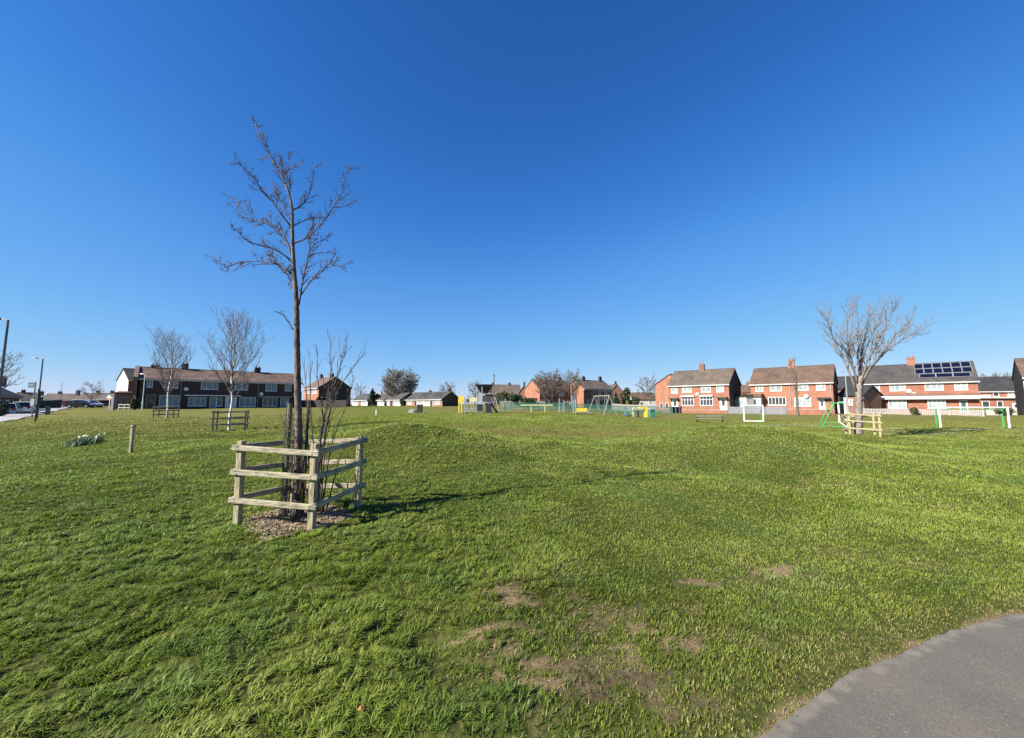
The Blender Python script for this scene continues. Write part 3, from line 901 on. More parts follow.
    def dish(s, px, py, m='galv'):
        u, z = s.loc(px, py)
        mb = MB(); secs = []
        for r_, yy in ((.02, -.17), (.2, -.2), (.33, -.27)):
            secs.append([(u + r_ * math.cos(a * .5236), yy - .02 * math.cos(a * .5236), z + r_ * math.sin(a * .5236)) for a in range(12)])
        mb.loft(secs); mb.tube([(u, 0, z - .05), (u, -.2, z)], .02, 5); mb.tube([(u, -.2, z - .2), (u, -.5, z)], .012, 4)
        mb.build('satellite_dish', M[m], s.root)

DIRR = Vector((.714, -.70, 0)).normalized()
def frontAB(pxL, pxR, YR, dr=DIRR):
    """front line from its right corner (px, depth), running along dr, ending on pixel column pxL"""
    B = Vector((at(pxR, YR), YR, 0)); r = (pxL - 512) / F * CT
    W = (B.x - r * B.y) / (dr.x - r * dr.y)
    A = B - dr * W
    return (A.x, A.y), (B.x, B.y)

# right-hand semis
A, B = frontAB(669, 729.6, 67)
h1 = Bld('semi_detached_house', 'red brick semi-detached pair with brown roof, right gable blackened as shade and pale garage beside it', 'house', A, B, 7.4, 5.15, 7.9, 'brick', 'tile_mid', 0)
MB().prism([(.05, 0), (.05, 5.1), (3.7, 7.83), (7.35, 5.1), (7.35, 0)], h1.W + .004, h1.W + .06).build('gable_clad_or_shade', M['black_clad_shade'], h1.root)  # right gable faces away from the sun; its shade is painted on in black
for q in ((671.9, 385.3, 678, 393.2), (683, 384.9, 692.2, 392.5), (701.7, 384.9, 711.6, 392.1), (717.3, 384.3, 724.6, 391.9)): h1.window(*q, mull=1, trans=True)
for q in ((682, 397.2, 694.1, 405.5), (700.2, 396.7, 713.1, 405.5)): h1.window(*q, pane='pane_dark', mull=3, trans=True)
h1.slab('window_apron', 681.5, 395.7, 694.6, 396.9, 'upvc', .35); h1.slab('window_apron', 699.8, 395.2, 713.5, 396.4, 'upvc', .35)
h1.door(671.9, 399.3, 678.2, 410); h1.door(719.9, 398.2, 727.1, 410)
h1.slab('porch_canopy', 670, 397.9, 679.2, 399, 'gutter_d', .8); h1.slab('porch_canopy', 717.4, 397, 728, 398, 'gutter_d', .8)
h1.chimney(703.5, 1.1, 1.3, 'brick_mid'); h1.aerial(704.5)
h1.gable_window(1, 3.7, 5.6, .7, .9); h1.gable_window(1, 5.3, 3, .7, 1)
h1.dish(698, 394)
A, B = frontAB(751.6, 834, 61)
h2 = Bld('semi_detached_house', 'orange brick semi-detached pair with brown roof behind the slim bare tree', 'house', A, B, 7.4, 5.15, 7.95, 'brick_pale', 'tile_brown', 0)
MB().prism([(.05, 0), (.05, 5.1), (3.7, 7.83), (7.35, 5.1), (7.35, 0)], h2.W + .004, h2.W + .06).build('gable_clad_or_shade', M['black_clad_shade'], h2.root)  # black sheet paints in the shade on this pair's right gable
for q in ((756.5, 384.1, 764.1, 391.5), (771.1, 383.9, 782.9, 390.9), (799.4, 383.2, 809.5, 390.5), (817.4, 382.9, 826.6, 390)): h2.window(*q, mull=1, trans=True)
h2.window(768.7, 397, 786.3, 405.1, 'pane_dark', mull=4); h2.window(794.5, 397.6, 811.1, 406.1, mull=1)
h2.door(819.3, 398.8, 825, 409.5); h2.slab('porch_canopy', 817.6, 397.3, 831, 398.5, 'gutter_d', .8)
h2.slab('bay_wall', 751.4, 397.2, 763.2, 412, 'render_w', 1.5)
h2.slab('bay_roof', 750.9, 394, 764.2, 397, 'tile_brown', 1.8)
h2.window(755, 398.8, 759, 405.2, 'pane_dark', mull=0, out=1.5)
h2.chimney(794, 1.0, 1.4, 'brick_pale'); h2.aerial(797)
h2.pipe(832, 'upvc_grey'); h2.pipe(791, 'upvc_grey'); h2.dish(807, 396)
A, B = frontAB(862, 980, 56)
h3 = Bld('semi_detached_house', 'brick semi-detached pair with solar panels on the right half of its dark roof', 'house', A, B, 7.4, 5.05, 7.95, 'brick', 'tile_grey', 0)
for q in ((870.4, 383.1, 881.2, 391.8), (891.1, 382.7, 907, 390.8), (926.5, 381.3, 945, 390.4), (956.3, 380.9, 969.6, 389.9)): h3.window(*q, mull=2 if q[2] - q[0] > 14 else 1, trans=True)
h3.slab('porch_roof', 863.5, 395.8, 979.6, 399.2, 'upvc', .9)
h3.slab('porch_tiles', 863.2, 393.4, 980, 395.7, 'brick_mid', 1.0)
h3.window(888.4, 400.3, 906.7, 408.4, mull=3, out=.25); h3.window(927.6, 399.5, 945.9, 408.4, mull=3, out=.25)
h3.door(873.5, 400.3, 880.6, 413, 'door_teal'); h3.door(959.5, 400.3, 967.6, 411.5, 'door_teal')
h3.window(864.5, 400.3, 870, 409, 'pane_dark', mull=0)
h3.chimney(915, 1.1, 1.25, 'brick'); h3.aerial(918)
h3.dish(910, 391); h3.dish(914.5, 394)
# solar panels lie on the front slope
Lr = math.hypot(h3.D / 2, h3.H - h3.h)
def slope_pt(b, u, v, up):
    y = v * b.D / 2; z = b.h + b.sl * y + .16
    n = Vector((0, -b.sl, 1)).normalized()
    return Vector((u, y, z)) + n * up
def solar(b, u0, u1, v0, v1, cell='solar'):
    cs = [slope_pt(b, u0, v0, .10), slope_pt(b, u1, v0, .10), slope_pt(b, u1, v1, .10), slope_pt(b, u0, v1, .10)]
    cb = [slope_pt(b, u0, v0, .04), slope_pt(b, u1, v0, .04), slope_pt(b, u1, v1, .04), slope_pt(b, u0, v1, .04)]
    p = MB().add(cb + cs, [(0, 3, 2, 1), (4, 5, 6, 7), (0, 1, 5, 4), (1, 2, 6, 5), (2, 3, 7, 6), (3, 0, 4, 7)]).build('solar_panel', M[cell], b.roof)
    fr = MB(); e = .045
    for a, c in ((0, 1), (1, 2), (2, 3), (3, 0)):
        fr.bar(cs[a], cs[c], e * 1.4, .05, (0, -b.sl, 1))
    fr.build('panel_frame', M['alu'], p)
uS = h3.W * .515; wS = (h3.W * .985 - uS) / 6
for k in range(6):
    for v0, v1 in ((.36, .64), (.665, .945)):
        solar(h3, uS + k * wS + .02, uS + (k + 1) * wS - .02, v0, v1)
for k in range(3): solar(h3, uS + .45 + k * 1.75, uS + .45 + k * 1.75 + 1.68, .12, .335)
A, B = frontAB(978, 1030, 74, Vector((.9, -.43, 0)).normalized())
h4 = Bld('brick_house', 'brick house with slate-black roof set back beyond the solar-panelled pair', 'house', A, B, 7.0, 4.2, 6.9, 'brick', 'tile_dark', 0)
h4.window(994, 391.3, 1000, 396.5, 'pane_dark', mull=0); h4.window(1009, 391.3, 1015, 396.5, mull=0)
h4.window(982, 401, 989.5, 409.5, 'pane_dark', mull=0, out=.0); h4.window(997, 401, 1003, 409.5, 'pane_dark', mull=0); h4.door(1012, 403, 1019, 411, 'door_w')
h4.slab('lean_to_roof', 979, 397.2, 1021, 398.2, 'gutter', .6)
h4.slab('white_porch_gable', 979, 395.0, 990, 397.1, 'upvc', .55); h4.slab('white_porch_gable', 1008, 395.0, 1021, 397.1, 'upvc', .55)
A2_ = (at(1027, 50), 50); B2_ = (A2_[0] + .69 * 12, 50 - .72 * 12)
h5 = Bld('brick_house', 'brick house with black gable cut off by the right edge', 'house', A2_, B2_, 7.4, 5.1, 7.6, 'brick_pale', 'tile_brown', 0)
MB().prism([(.05, 0), (.05, 5.1), (3.7, 7.53), (7.35, 5.1), (7.35, 0)], -.06, -.004).build('gable_clad_or_shade', M['black_clad_shade'], h5.root)
h5.window(1026, 381, 1040, 392); h5.window(1026, 398, 1040, 410)
# orange gable beside the first semi
A, B = (at(656, 80), 80), (at(671.5, 82), 82)
def cross_gable(name, label, pxL, pxR, Y, eaves, ridge, deep, wall, roof, z0, lean=0):
    """house whose gable end faces the field"""
    L_ = Vector((at(pxL, Y), Y, 0)); R_ = Vector((at(pxR, Y + lean), Y + lean, 0))
    w_ = (R_ - L_).length; dd = (R_ - L_).normalized(); nn = Vector((-dd.y, dd.x, 0))
    # front wall is the long right-hand side: runs from R_ backwards
    A_ = R_; B_ = R_ + nn * deep
    b = Bld(name, label, 'house', (A_.x, A_.y), (B_.x, B_.y), w_, eaves, ridge, wall, roof, z0)
    return b
hx = cross_gable('brick_house', 'orange brick gable end standing just left of the first brown-roofed pair', 655.8, 686, 87, 5.9, 8.0, 9, 'brick_pale', 'tile_mid', 0, -4.6)
hx.gable_window(-1, hx.D - 1.3, .6, .7, 1.2); hx.gable_window(-1, hx.D - 2.5, .6, .7, 1.2)

# garages and lean-tos between the semis
def shed(name, label, cat, pxL, pxR, Y0, Y1, h, deep, wall, roof, z0=0, door=None, win=None, pitch=.5, gutter=None):
    b = Bld(name, label, cat, (at(pxL, Y0), Y0), (at(pxR, Y1), Y1), deep, h, h + pitch, wall, roof, z0, gutter=gutter)
    return b
g1 = shed('garage', 'small white flat-roofed garage against the black gable', 'garage', 732.5, 746.5, 70, 67, 2.9, 5, 'render_w', 'tile_dark', 0, pitch=.25)
g1.window(733.5, 400, 736, 404.5, 'pane_dark', mull=0); g1.door(738.5, 398.5, 744.5, 408, 'door_w', 'pane_light')
g2 = shed('outhouse', 'brick outhouse with dark lean-to roof between the orange and solar-panelled pairs', 'outhouse', 839.5, 864, 63, 60, 3.0, 5, 'brick_mid', 'tile_dark', 0, pitch=1.4)
g2.door(840.5, 397.5, 846, 409.5, 'door_teal', 'pane_light'); g2.window(849, 399, 853, 405, mull=0)
hb = shed('brick_house', 'dark roofed house seen through the gap behind the brick outhouse', 'house', 834, 872, 82, 78, 4.9, 6, 'brick_mid', 'tile_dark', 0, pitch=2.4)
hb2 = shed('brick_house', 'low brick house glimpsed between the black gable and the orange pair', 'house', 741, 757, 92, 90, 4.4, 6, 'brick_pale', 'tile_brown', 0, pitch=1.6)
hb2.chimney(749, .8, .9, 'brick_mid', 1)
hb3 = shed('bungalow', 'pinkish bungalow far behind, left of the orange gable end', 'bungalow', 633, 657, 104, 104, 2.6, 6, 'render_w', 'tile_brown', .3, pitch=1.6)
hb3.window(640, 402, 643, 405, 'pane_dark', mull=0); hb3.window(649, 400.5, 653, 404.5, 'pane_light', mull=0)

# centre houses
DC = Vector((.86, .51, 0)).normalized()
def frontL(pxL, YL, pxR, dr=DC):
    A = Vector((at(pxL, YL), YL, 0)); r = (pxR - 512) / F * CT
    W = (A.x - r * A.y) / (r * dr.y - dr.x)
    B = A + dr * W
    return (A.x, A.y), (B.x, B.y)
A, B = frontL(540, 92, 573)
c1 = Bld('semi_detached_house', 'brick pair with sunlit orange gable end, bare trees in front', 'house', A, B, 6.6, 4.75, 6.8, 'brick_mid', 'tile_brown', .55)
MB().prism([(.02, 0), (.02, 4.7), (3.3, 6.73), (6.58, 4.7), (6.58, 0)], -.05, -.003).build('gable_baked_shading', M['brick_pale'], c1.root)  # brighter orange brick paints the sunlight onto the left gable
for q in ((548.2, 390.9, 553, 395.9), (559, 390.9, 564.2, 395.9), (568.6, 391.2, 571.8, 395.9)): c1.window(*q, mull=1)
for q in ((548, 399.6, 553, 404.8), (560, 399.6, 564.4, 404)): c1.window(*q, pane='pane_dark', mull=1)
c1.door(541.9, 399.6, 545.6, 407, 'door_dark'); c1.door(567, 399.6, 570, 407, 'door_w')
c1.chimney(560, .9, 1.1, 'soot', 2); c1.chimney(546, .8, .9, 'soot', 1)
MB().box(-2.2, 1.2, 0, -.06, 5.6, 2.3).build('lean_to', M['render_w'], c1.root)
MB().box(-2.4, 1.0, 2.304, -.06, 5.8, 2.45).build('lean_to_roof', M['gutter_d'], c1.root)
A, B = frontL(584, 92, 613)
c2 = Bld('semi_detached_house', 'brick pair with grey-brown roof and pale rendered right half behind the swings', 'house', A, B, 6.6, 4.75, 6.8, 'brick_mid', 'tile_mid', .55)
MB().prism([(.02, 0), (.02, 4.7), (3.3, 6.73), (6.58, 4.7), (6.58, 0)], -.05, -.003).build('gable_baked_shading', M['brick_pale'], c2.root)  # sunlit side painted on: an orange copy of the front's brick
uR = c2.u(598)
MB().box(uR, -.03, 0, c2.W - .02, -.003, 4.6).build('rendered_front', M['render_g'], c2.root)
for q in ((592, 391.2, 596, 396), (600.8, 391.2, 604.6, 396), (608, 391.2, 611.5, 396)): c2.window(*q, pane='pane_dark', mull=1, out=.03)
c2.window(599.5, 399.8, 605.6, 405, 'pane_dark', mull=1, out=.03); c2.window(588, 399.8, 592.5, 404.5, 'pane_dark', mull=1)
c2.door(608.5, 399.8, 611.5, 407, 'door_w')
c2.chimney(583.8, .9, 1.0, 'soot', 2); c2.chimney(600.5, .9, 1.2, 'soot', 2)
MB().box(-.35, 2.6, 0, -.06, 4.2, 3.6).build('gable_painted_shadow', M['sign_blue'], c2.root)  # dark blue slab put in to stand for a shadow on the gable
c0 = cross_gable('brick_house', 'smaller orange gable farther back, left of the sunlit gable pair', 519.5, 528.6, 118, 4.6, 6.6, 8, 'brick_pale', 'tile_mid', .55)
c0.chimney(524.4, .7, .9, 'soot', 1)
c3 = cross_gable('brick_house', 'reddish gable end rising behind the tall evergreens', 611.5, 623, 116, 4.9, 7.0, 9, 'brick_mid', 'tile_mid', .5)
c3.chimney(616, .7, .9, 'soot', 1)
A, B = frontL(485, 118, 521, Vector((.98, .1, 0)).normalized())
c4 = Bld('terrace_block', 'long house with grey-brown roof showing above the hedge behind the play tower', 'house', A, B, 7.5, 4.3, 6.9, 'brick_mid', 'tile_mid', .6)
c4.chimney(509.5, .8, .8, 'soot', 1); c4.chimney(493, .8, .8, 'soot', 1)

# middle-left house and bungalows
A, B = frontAB(303, 318, 88)
m1 = Bld('semi_detached_house', 'brown roofed house with sunlit front and dark gable right of the tall sapling', 'house', A, B, 7.4, 4.6, 7.1, 'brick_pale', 'tile_brown', .75)
MB().prism([(.05, 0), (.05, 4.55), (3.7, 7.03), (7.35, 4.55), (7.35, 0)], m1.W + .004, m1.W + .06).build('gable_clad_or_shade', M['brick_dark'], m1.root)  # shade of the right gable painted on as darker brick
m1.window(305, 388, 309, 393.5); m1.window(312, 388, 316.5, 393.5); m1.chimney(320, .9, 1.2, 'soot', 1); m1.chimney(331, .9, 1.0, 'soot', 1)
MB().box(m1.W + .07, .6, 2.25, m1.W + 2.6, 3.2, 2.4).build('canopy', M['render_w'], m1.root)
def bungalow(label, pxL, pxR, YR, D, group=None, sol=False, mats='render_w'):
    A, B = frontAB(pxL, pxR, YR)
    b = Bld('bungalow', label, 'bungalow', A, B, D, 2.25, 3.95, mats, 'tile_grey', .55, gutter='gutter')
    MB().prism([(.03, 0), (.03, 2.2), (D / 2, 3.88), (D - .03, 2.2), (D - .03, 0)], b.W + .004, b.W + .05).build('gable_baked_shading', M['brick_dark'], b.root)  # dark brick sheet paints in the shade on the right gable end
    return b
b1 = bungalow('white bungalow with dark panels on its roof, dark gable beside the yellow play panel', 405.4, 442, 93, 5.4, mats='render_w')
b1.slab('brick_panel', 405.6, 400, 414, 409, 'brick_pale', .03); b1.slab('brick_panel', 433.5, 400, 441.8, 409, 'brick_pale', .03)
b1.door(414.2, 400, 416.8, 408, 'door_dark'); b1.door(430, 400, 433, 408, 'door_dark')
b1.window(418, 400.8, 422.5, 404, 'pane_light', mull=1); b1.window(424.5, 400.8, 429, 404, 'pane_light', mull=1); b1.window(435, 400.8, 440, 404.2, mull=1, out=.03); b1.window(407.5, 400.8, 412, 404.2, mull=1, out=.03)
for a, c in ((.30, .52), (.66, .90)): solar(b1, b1.W * a, b1.W * c, .12, .9, 'tile_dark')
b1.chimney(449, .7, .9, 'soot', 1); b1.chimney(430, .7, .5, 'soot', 1)
b2 = bungalow('white bungalow in front of the big round bare tree', 370, 400.5, 104, 5.6)
b2.slab('brick_panel', 389.5, 400.8, 393.5, 408, 'brick_mid', .03); b2.window(373, 401.2, 378, 404, mull=1); b2.window(381, 401.2, 386, 404, mull=1); b2.window(395, 401.2, 399, 404, mull=1)
b2.door(390, 401, 393, 408, 'door_dark'); b2.chimney(374, .7, .9, 'pot', 1); b2.chimney(381, .7, .8, 'render_g', 1)
b3 = bungalow('short white bungalow at the left end of the bungalow line', 352.5, 367.5, 112, 5.6)
b3.slab('brick_panel', 358, 400.8, 361, 408, 'brick_mid', .03); b3.window(353.5, 401.2, 357, 404, mull=1); b3.window(362, 401.2, 366, 404, mull=1)

# left terrace
A, B = (at(137.5, 64), 64), (at(300, 80.5), 80.5)
lt = Bld('terrace_block', 'long dark brick terrace with brown ribbed roof, in shade beyond the birches', 'house', A, B, 8.0, 5.15, 7.15, 'brick_dark', 'tile_ribbed', .72)
P_ = 'pane_teal'
for q in ((145, 379.4, 151, 387.2), (233.7, 383.2, 246.9, 390.1), (264.7, 383.4, 275.9, 391), (284.1, 383.8, 290.5, 391)): lt.window(*q, pane=P_, mull=1, frame='upvc')
for q in ((162.2, 381.3, 176.8, 388), (199.7, 381.3, 217, 389.3)): lt.window(*q, pane=P_, mull=2)
for q in ((159, 395.2, 179, 406), (187.8, 397.1, 206, 406), (239, 397.1, 255.5, 406.6)): lt.window(*q, pane=P_, mull=2)
lt.window(216.4, 397.8, 222.1, 406, 'pane_dark', mull=0); lt.window(262.5, 397.8, 277.1, 406, 'pane_dark', mull=2)
lt.door(146, 394.6, 154.8, 409, 'door_dark', 'pane_dark', 'upvc_grey'); lt.door(209.4, 397.1, 216.2, 409, 'door_teal', 'pane_teal')
lt.door(225, 396.5, 236.5, 409.2, 'door_w', 'pane_teal'); lt.door(280.3, 397.8, 288.6, 408.5, 'door_teal', 'pane_teal')
lt.slab('porch_canopy', 184, 395.1, 240, 396.1, 'upvc', .5)
lt.slab('porch_canopy', 258, 396.4, 291, 397.3, 'upvc_grey', .5)
lt.chimney(182, 1.2, 1.2, 'soot', 2); lt.chimney(255.5, 1.2, 1.2, 'soot', 2); lt.chimney(152, 1.3, .5, 'soot', 2)
lt.pipe(180, 'upvc_grey'); lt.pipe(257.5, 'upvc_grey'); lt.dish(185, 389, 'upvc'); lt.dish(260.5, 394, 'upvc')
MB().prism([(-.9, 1.8), (-.9, 5.3), (4, 7.45), (8, 5.3), (8, 1.8)], -.75, -.2).build('end_fin', M['brick_brown'], lt.root)
# block behind the terrace, turned so its white end catches the sun
dl2 = Vector((.55, .835, 0)).normalized()
A = Vector((at(126.8, 69), 69, 0)); B = A + dl2 * 8
l2 = Bld('terrace_block', 'end house with white clad gable behind the dark terrace', 'house', (A.x, A.y), (B.x, B.y), 7.5, 5.3, 7.3, 'brick_brown', 'tile_dark', .7)
MB().prism([(.02, 2.2), (.02, 5.25), (3.75, 7.2), (7.48, 5.25), (7.48, 2.2)], -.05, -.003).build('gable_clad_or_shade', M['render_w'], l2.root)
A = (at(114, 66), 66); B = (at(136, 67.5), 67.5)
l3 = Bld('garage', 'low brown brick garage beside the white clad gable', 'garage', A, B, 5, 2.75, 2.95, 'brick_brown', 'tile_dark', .65, gutter=None)
l3.door(121, 397, 128, 408, 'door_dark', 'pane_dark', 'upvc_grey')
# far left
A, B = (at(-22, 48), 48), (at(19.5, 62), 62)
fl = Bld('bungalow', 'black silhouetted house with sloping roof at the left edge', 'bungalow', A, B, 8, 2.6, 5.0, 'brick_dark', 'tile_dark', .2, gutter='gutter_d')
fl.window(3, 400, 8, 405, 'pane_dark'); fl.chimney(1, .9, 1.0, 'soot', 1)
def far_row(label, pxL, pxR, Y, h, ridge, wall, roof, z0, wins, chims):
    b = Bld('terrace_block', label, 'house', (at(pxL, Y), Y), (at(pxR, Y + 3), Y + 3), 7.5, h, ridge, wall, roof, z0)
    for q in wins: b.window(*q, mull=1)
    for c in chims: b.chimney(c, 1.0, .9, 'soot', 2)
    return b
far_row('pale roofed row far down the road behind the bus stop flag', 20, 37, 120, 2.7, 4.6, 'render_g', 'tile_mid', .5, [(24, 398.5, 27, 400.5)], [22])
far_row('low row with grey roof behind the dark roadside hedge', 38, 74, 124, 2.5, 4.3, 'render_w', 'tile_mid', .5, [(52, 399.5, 55, 401.5), (64, 399.5, 67, 401.5)], [40.5, 59])
far_row('red brick row with grey roof behind the parked cars', 74, 119, 120, 2.6, 4.4, 'brick', 'tile_mid', .5, [(80, 399.5, 83, 401.5), (98, 399.5, 101, 401.5)], [77, 97, 111])

# ------------------------------------------------------------------ fences and walls
def board_fence(name, label, pts, h, m, gap=.14, bw=.11, post=2.4, rail=True, z=None, solid=False, cat='fence'):
    """pts: ground points; vertical boards between posts"""
    root = thing(name, label, cat, (pts[0][0], pts[0][1], Tz(*pts[0]) if z is None else z))
    o = Vector(root.location)
    bd = MB()
    for a, b in zip(pts[:-1], pts[1:]):
        a = Vector((*a, 0)); b = Vector((*b, 0)); d = b - a; Ln = d.length; d.normalize()
        n = max(1, int(Ln / post))
        for k in range(n + 1):
            p = a + d * (Ln * k / n); zz = (Tz(p.x, p.y) if z is None else z) - o.z
            MB().bar((p.x - o.x, p.y - o.y, zz - .3), (p.x - o.x, p.y - o.y, zz + h + .08), .09, .09).build('post', m, root)
        if solid:
            za = (Tz(a.x, a.y) if z is None else z) - o.z; zb = (Tz(b.x, b.y) if z is None else z) - o.z
            bd.bar((a.x - o.x, a.y - o.y, za + h / 2 - .2), (b.x - o.x, b.y - o.y, zb + h / 2 - .2), .05, h + .4)
        else:
            k = 0
            while k * gap < Ln:
                p = a + d * (k * gap); zz = (Tz(p.x, p.y) if z is None else z) - o.z
                bd.bar((p.x - o.x, p.y - o.y, zz + .03), (p.x - o.x, p.y - o.y, zz + h), .02, bw, (d.x, d.y, 0)); k += 1
            for f in (.25, .8):
                za = (Tz(a.x, a.y) if z is None else z) - o.z; zb = (Tz(b.x, b.y) if z is None else z) - o.z
                bd.bar((a.x - o.x, a.y - o.y, za + h * f), (b.x - o.x, b.y - o.y, zb + h * f), .06, .07)
    bd.build('boards', m, root)
    return root
def gp(px, Y): return (at(px, Y), Y)
board_fence('picket_fence', 'pale grey picket fence along the front gardens of the solar-panelled pair', [gp(861, 58), gp(983, 49.5)], .85, M['fence_pale'], .16, .1)
board_fence('board_fence', 'bluish grey board fence between the black gable and the orange pair', [gp(728, 63), gp(786, 57.5)], 1.15, M['fence_grey'], .15, .14)
def low_wall(name, label, a, b, h, m, t=.22):
    z0 = Tz(*a)
    root = thing(name, label, 'wall', (a[0], a[1], z0), math.atan2(b[1] - a[1], b[0] - a[0]))
    Ln = math.hypot(b[0] - a[0], b[1] - a[1])
    MB().box(0, -t / 2, -.4, Ln, t / 2, h).build('masonry', m, root)
    MB().box(-.03, -t / 2 - .03, h + .002, Ln + .03, t / 2 + .03, h + .07).build('coping', M['fence_pale'], root)
    return root
low_wall('garden_wall', 'low red brick garden wall in front of the orange pair', gp(787, 57.3), gp(832, 54.5), .75, M['brick'])
low_wall('garden_wall', 'low red brick garden wall in front of the black-gabled pair', gp(662, 70), gp(727, 63.4), .55, M['brick'])
low_wall('garden_wall', 'low pale garden wall with greenery below the set-back brick house', gp(985, 55), gp(1016, 53), .8, M['fence_pale'])
board_fence('board_fence', 'dark board fence below the brown roofed house right of the sapling', [gp(300, 81), gp(346, 80)], 1.5, M['fence_dark'], .15, .15)
board_fence('board_fence', 'dark close boarded fence along the road behind the bus stop', [gp(33, 71), gp(61, 77)], 1.7, M['fence_dark'], .15, .15)
board_fence('board_fence', 'grey board fence behind the swings and hedge', [gp(500, 84), gp(545, 84)], 1.3, M['wood_grey'], .15, .15)
board_fence('board_fence', 'weathered board fence below the evergreens', [gp(612, 80), gp(656, 78)], 1.35, M['fence_pale'], .15, .15)

def mesh_fence(label, pts, h, m):
    root = thing('playground_fence', label, 'fence', (*pts[0], Tz(*pts[0]))); o = Vector(root.location)
    bars = MB()
    for a, b in zip(pts[:-1], pts[1:]):
        a = Vector((*a, 0)); b = Vector((*b, 0)); d = b - a; Ln = d.length; d.normalize()
        n = max(1, int(Ln / 2.5))
        for k in range(n + 1):
            p = a + d * (Ln * k / n); zz = Tz(p.x, p.y) - o.z
            MB().tube([(p.x - o.x, p.y - o.y, zz - .2), (p.x - o.x, p.y - o.y, zz + h + .06)], .04, 6).build('post', m, root)
        za, zb = Tz(a.x, a.y) - o.z, Tz(b.x, b.y) - o.z
        for f in (.12, .95): bars.bar((a.x - o.x, a.y - o.y, za + h * f), (b.x - o.x, b.y - o.y, zb + h * f), .04, .05)
        q = .06
        while q < Ln:
            p = a + d * q; zz = za + (zb - za) * q / Ln
            bars.bar((p.x - o.x, p.y - o.y, zz + h * .08), (p.x - o.x, p.y - o.y, zz + h), .05, .03); q += .1
    bars.build('bars', m, root)
    return root
mesh_fence('green bow-top playground fence running behind the play equipment', [gp(504, 57), gp(560, 57.5), gp(625, 58), gp(672, 57)], 1.15, M['teal_paint'])

# white barrier by the garage
def rail_barrier(label, a, b, h, n, m):
    root = thing('barrier', label, 'barrier', (a[0], a[1], Tz(*a)), math.atan2(b[1] - a[1], b[0] - a[0]))
    Ln = math.hypot(b[0] - a[0], b[1] - a[1])
    for k in range(n):
        MB().bar((Ln * k / (n - 1), 0, -.2), (Ln * k / (n - 1), 0, h), .1, .1).build('post', m, root)
    for z in (h - .08, h * .5): MB().bar((-.1, -.07, z), (Ln + .1, -.07, z), .04, .11).build('rail', m, root)
rail_barrier('short pale two-rail barrier in front of the brown garage', gp(119.5, 56), gp(130, 55), 1.0, 3, M['fence_pale'])

# ------------------------------------------------------------------ leafless trees
def spine(pts, n):
    """smooth resample of a polyline"""
    P = [Vector(p) for p in pts]; out = []
    m = len(P)
    for i in range(n + 1):
        t = i / n * (m - 1); k = min(int(t), m - 2); f = t - k
        p0 = P[max(k - 1, 0)]; p1 = P[k]; p2 = P[k + 1]; p3 = P[min(k + 2, m - 1)]
        out.append(.5 * ((2 * p1) + (p2 - p0) * f + (2 * p0 - 5 * p1 + 4 * p2 - p3) * f * f + (3 * p1 - p0 - 3 * p2 + p3) * f ** 3))
    return out
def rv(rng, s=1.0):
    return Vector((rng.gauss(0, s), rng.gauss(0, s), rng.gauss(0, s)))
def grow(mb, rng, pts, r0, r1, level, maxlevel, spread, dens, scale, up, rmin, tips=None, start=.25, n=5):
    """tube along pts plus side branches"""
    k = len(pts)
    rad = [max(rmin, r0 + (r1 - r0) * (i / (k - 1)) ** .8) for i in range(k)]
    mb.tube(pts, rad, n if r0 > .02 else (4 if r0 > .008 else 3))
    if level >= maxlevel:
        if tips is not None: tips.append((pts[-1], (pts[-1] - pts[-2]).normalized()))
        return
    L_ = sum((pts[i + 1] - pts[i]).length for i in range(k - 1))
    cnt = max(1, int(L_ * dens + rng.random()))
    for j in range(cnt):
        f = start + (1 - start) * (j + rng.random()) / cnt
        i = min(int(f * (k - 1)), k - 2); g = f * (k - 1) - i
        p = pts[i].lerp(pts[i + 1], g); d = (pts[i + 1] - pts[i]).normalized()
        side = rv(rng); side = side - d * side.dot(d)
        if side.length < 1e-4: continue
        side.normalize()
        dd = (d * math.cos(spread) + side * math.sin(spread) * (0.8 + .4 * rng.random()) + Vector((0, 0, up))).normalized()
        ln = L_ * scale * (1.15 - .55 * f) * (.6 + .7 * rng.random())
        m = 4 if level < maxlevel - 1 else 3
        q = [p]; c = dd
        for s_ in range(m):
            c = (c + rv(rng, .13) + Vector((0, 0, up * .35))).normalized()
            q.append(q[-1] + c * ln / m)
        rr = rad[i] * (.62 if level else .55)
        grow(mb, rng, q, max(rr, rmin), max(rmin, rr * .3), level + 1, maxlevel, spread, dens * (1.7 if level == 0 else 1.5), scale, up, rmin, tips, .2, n)
    if tips is not None: tips.append((pts[-1], (pts[-1] - pts[-2]).normalized()))

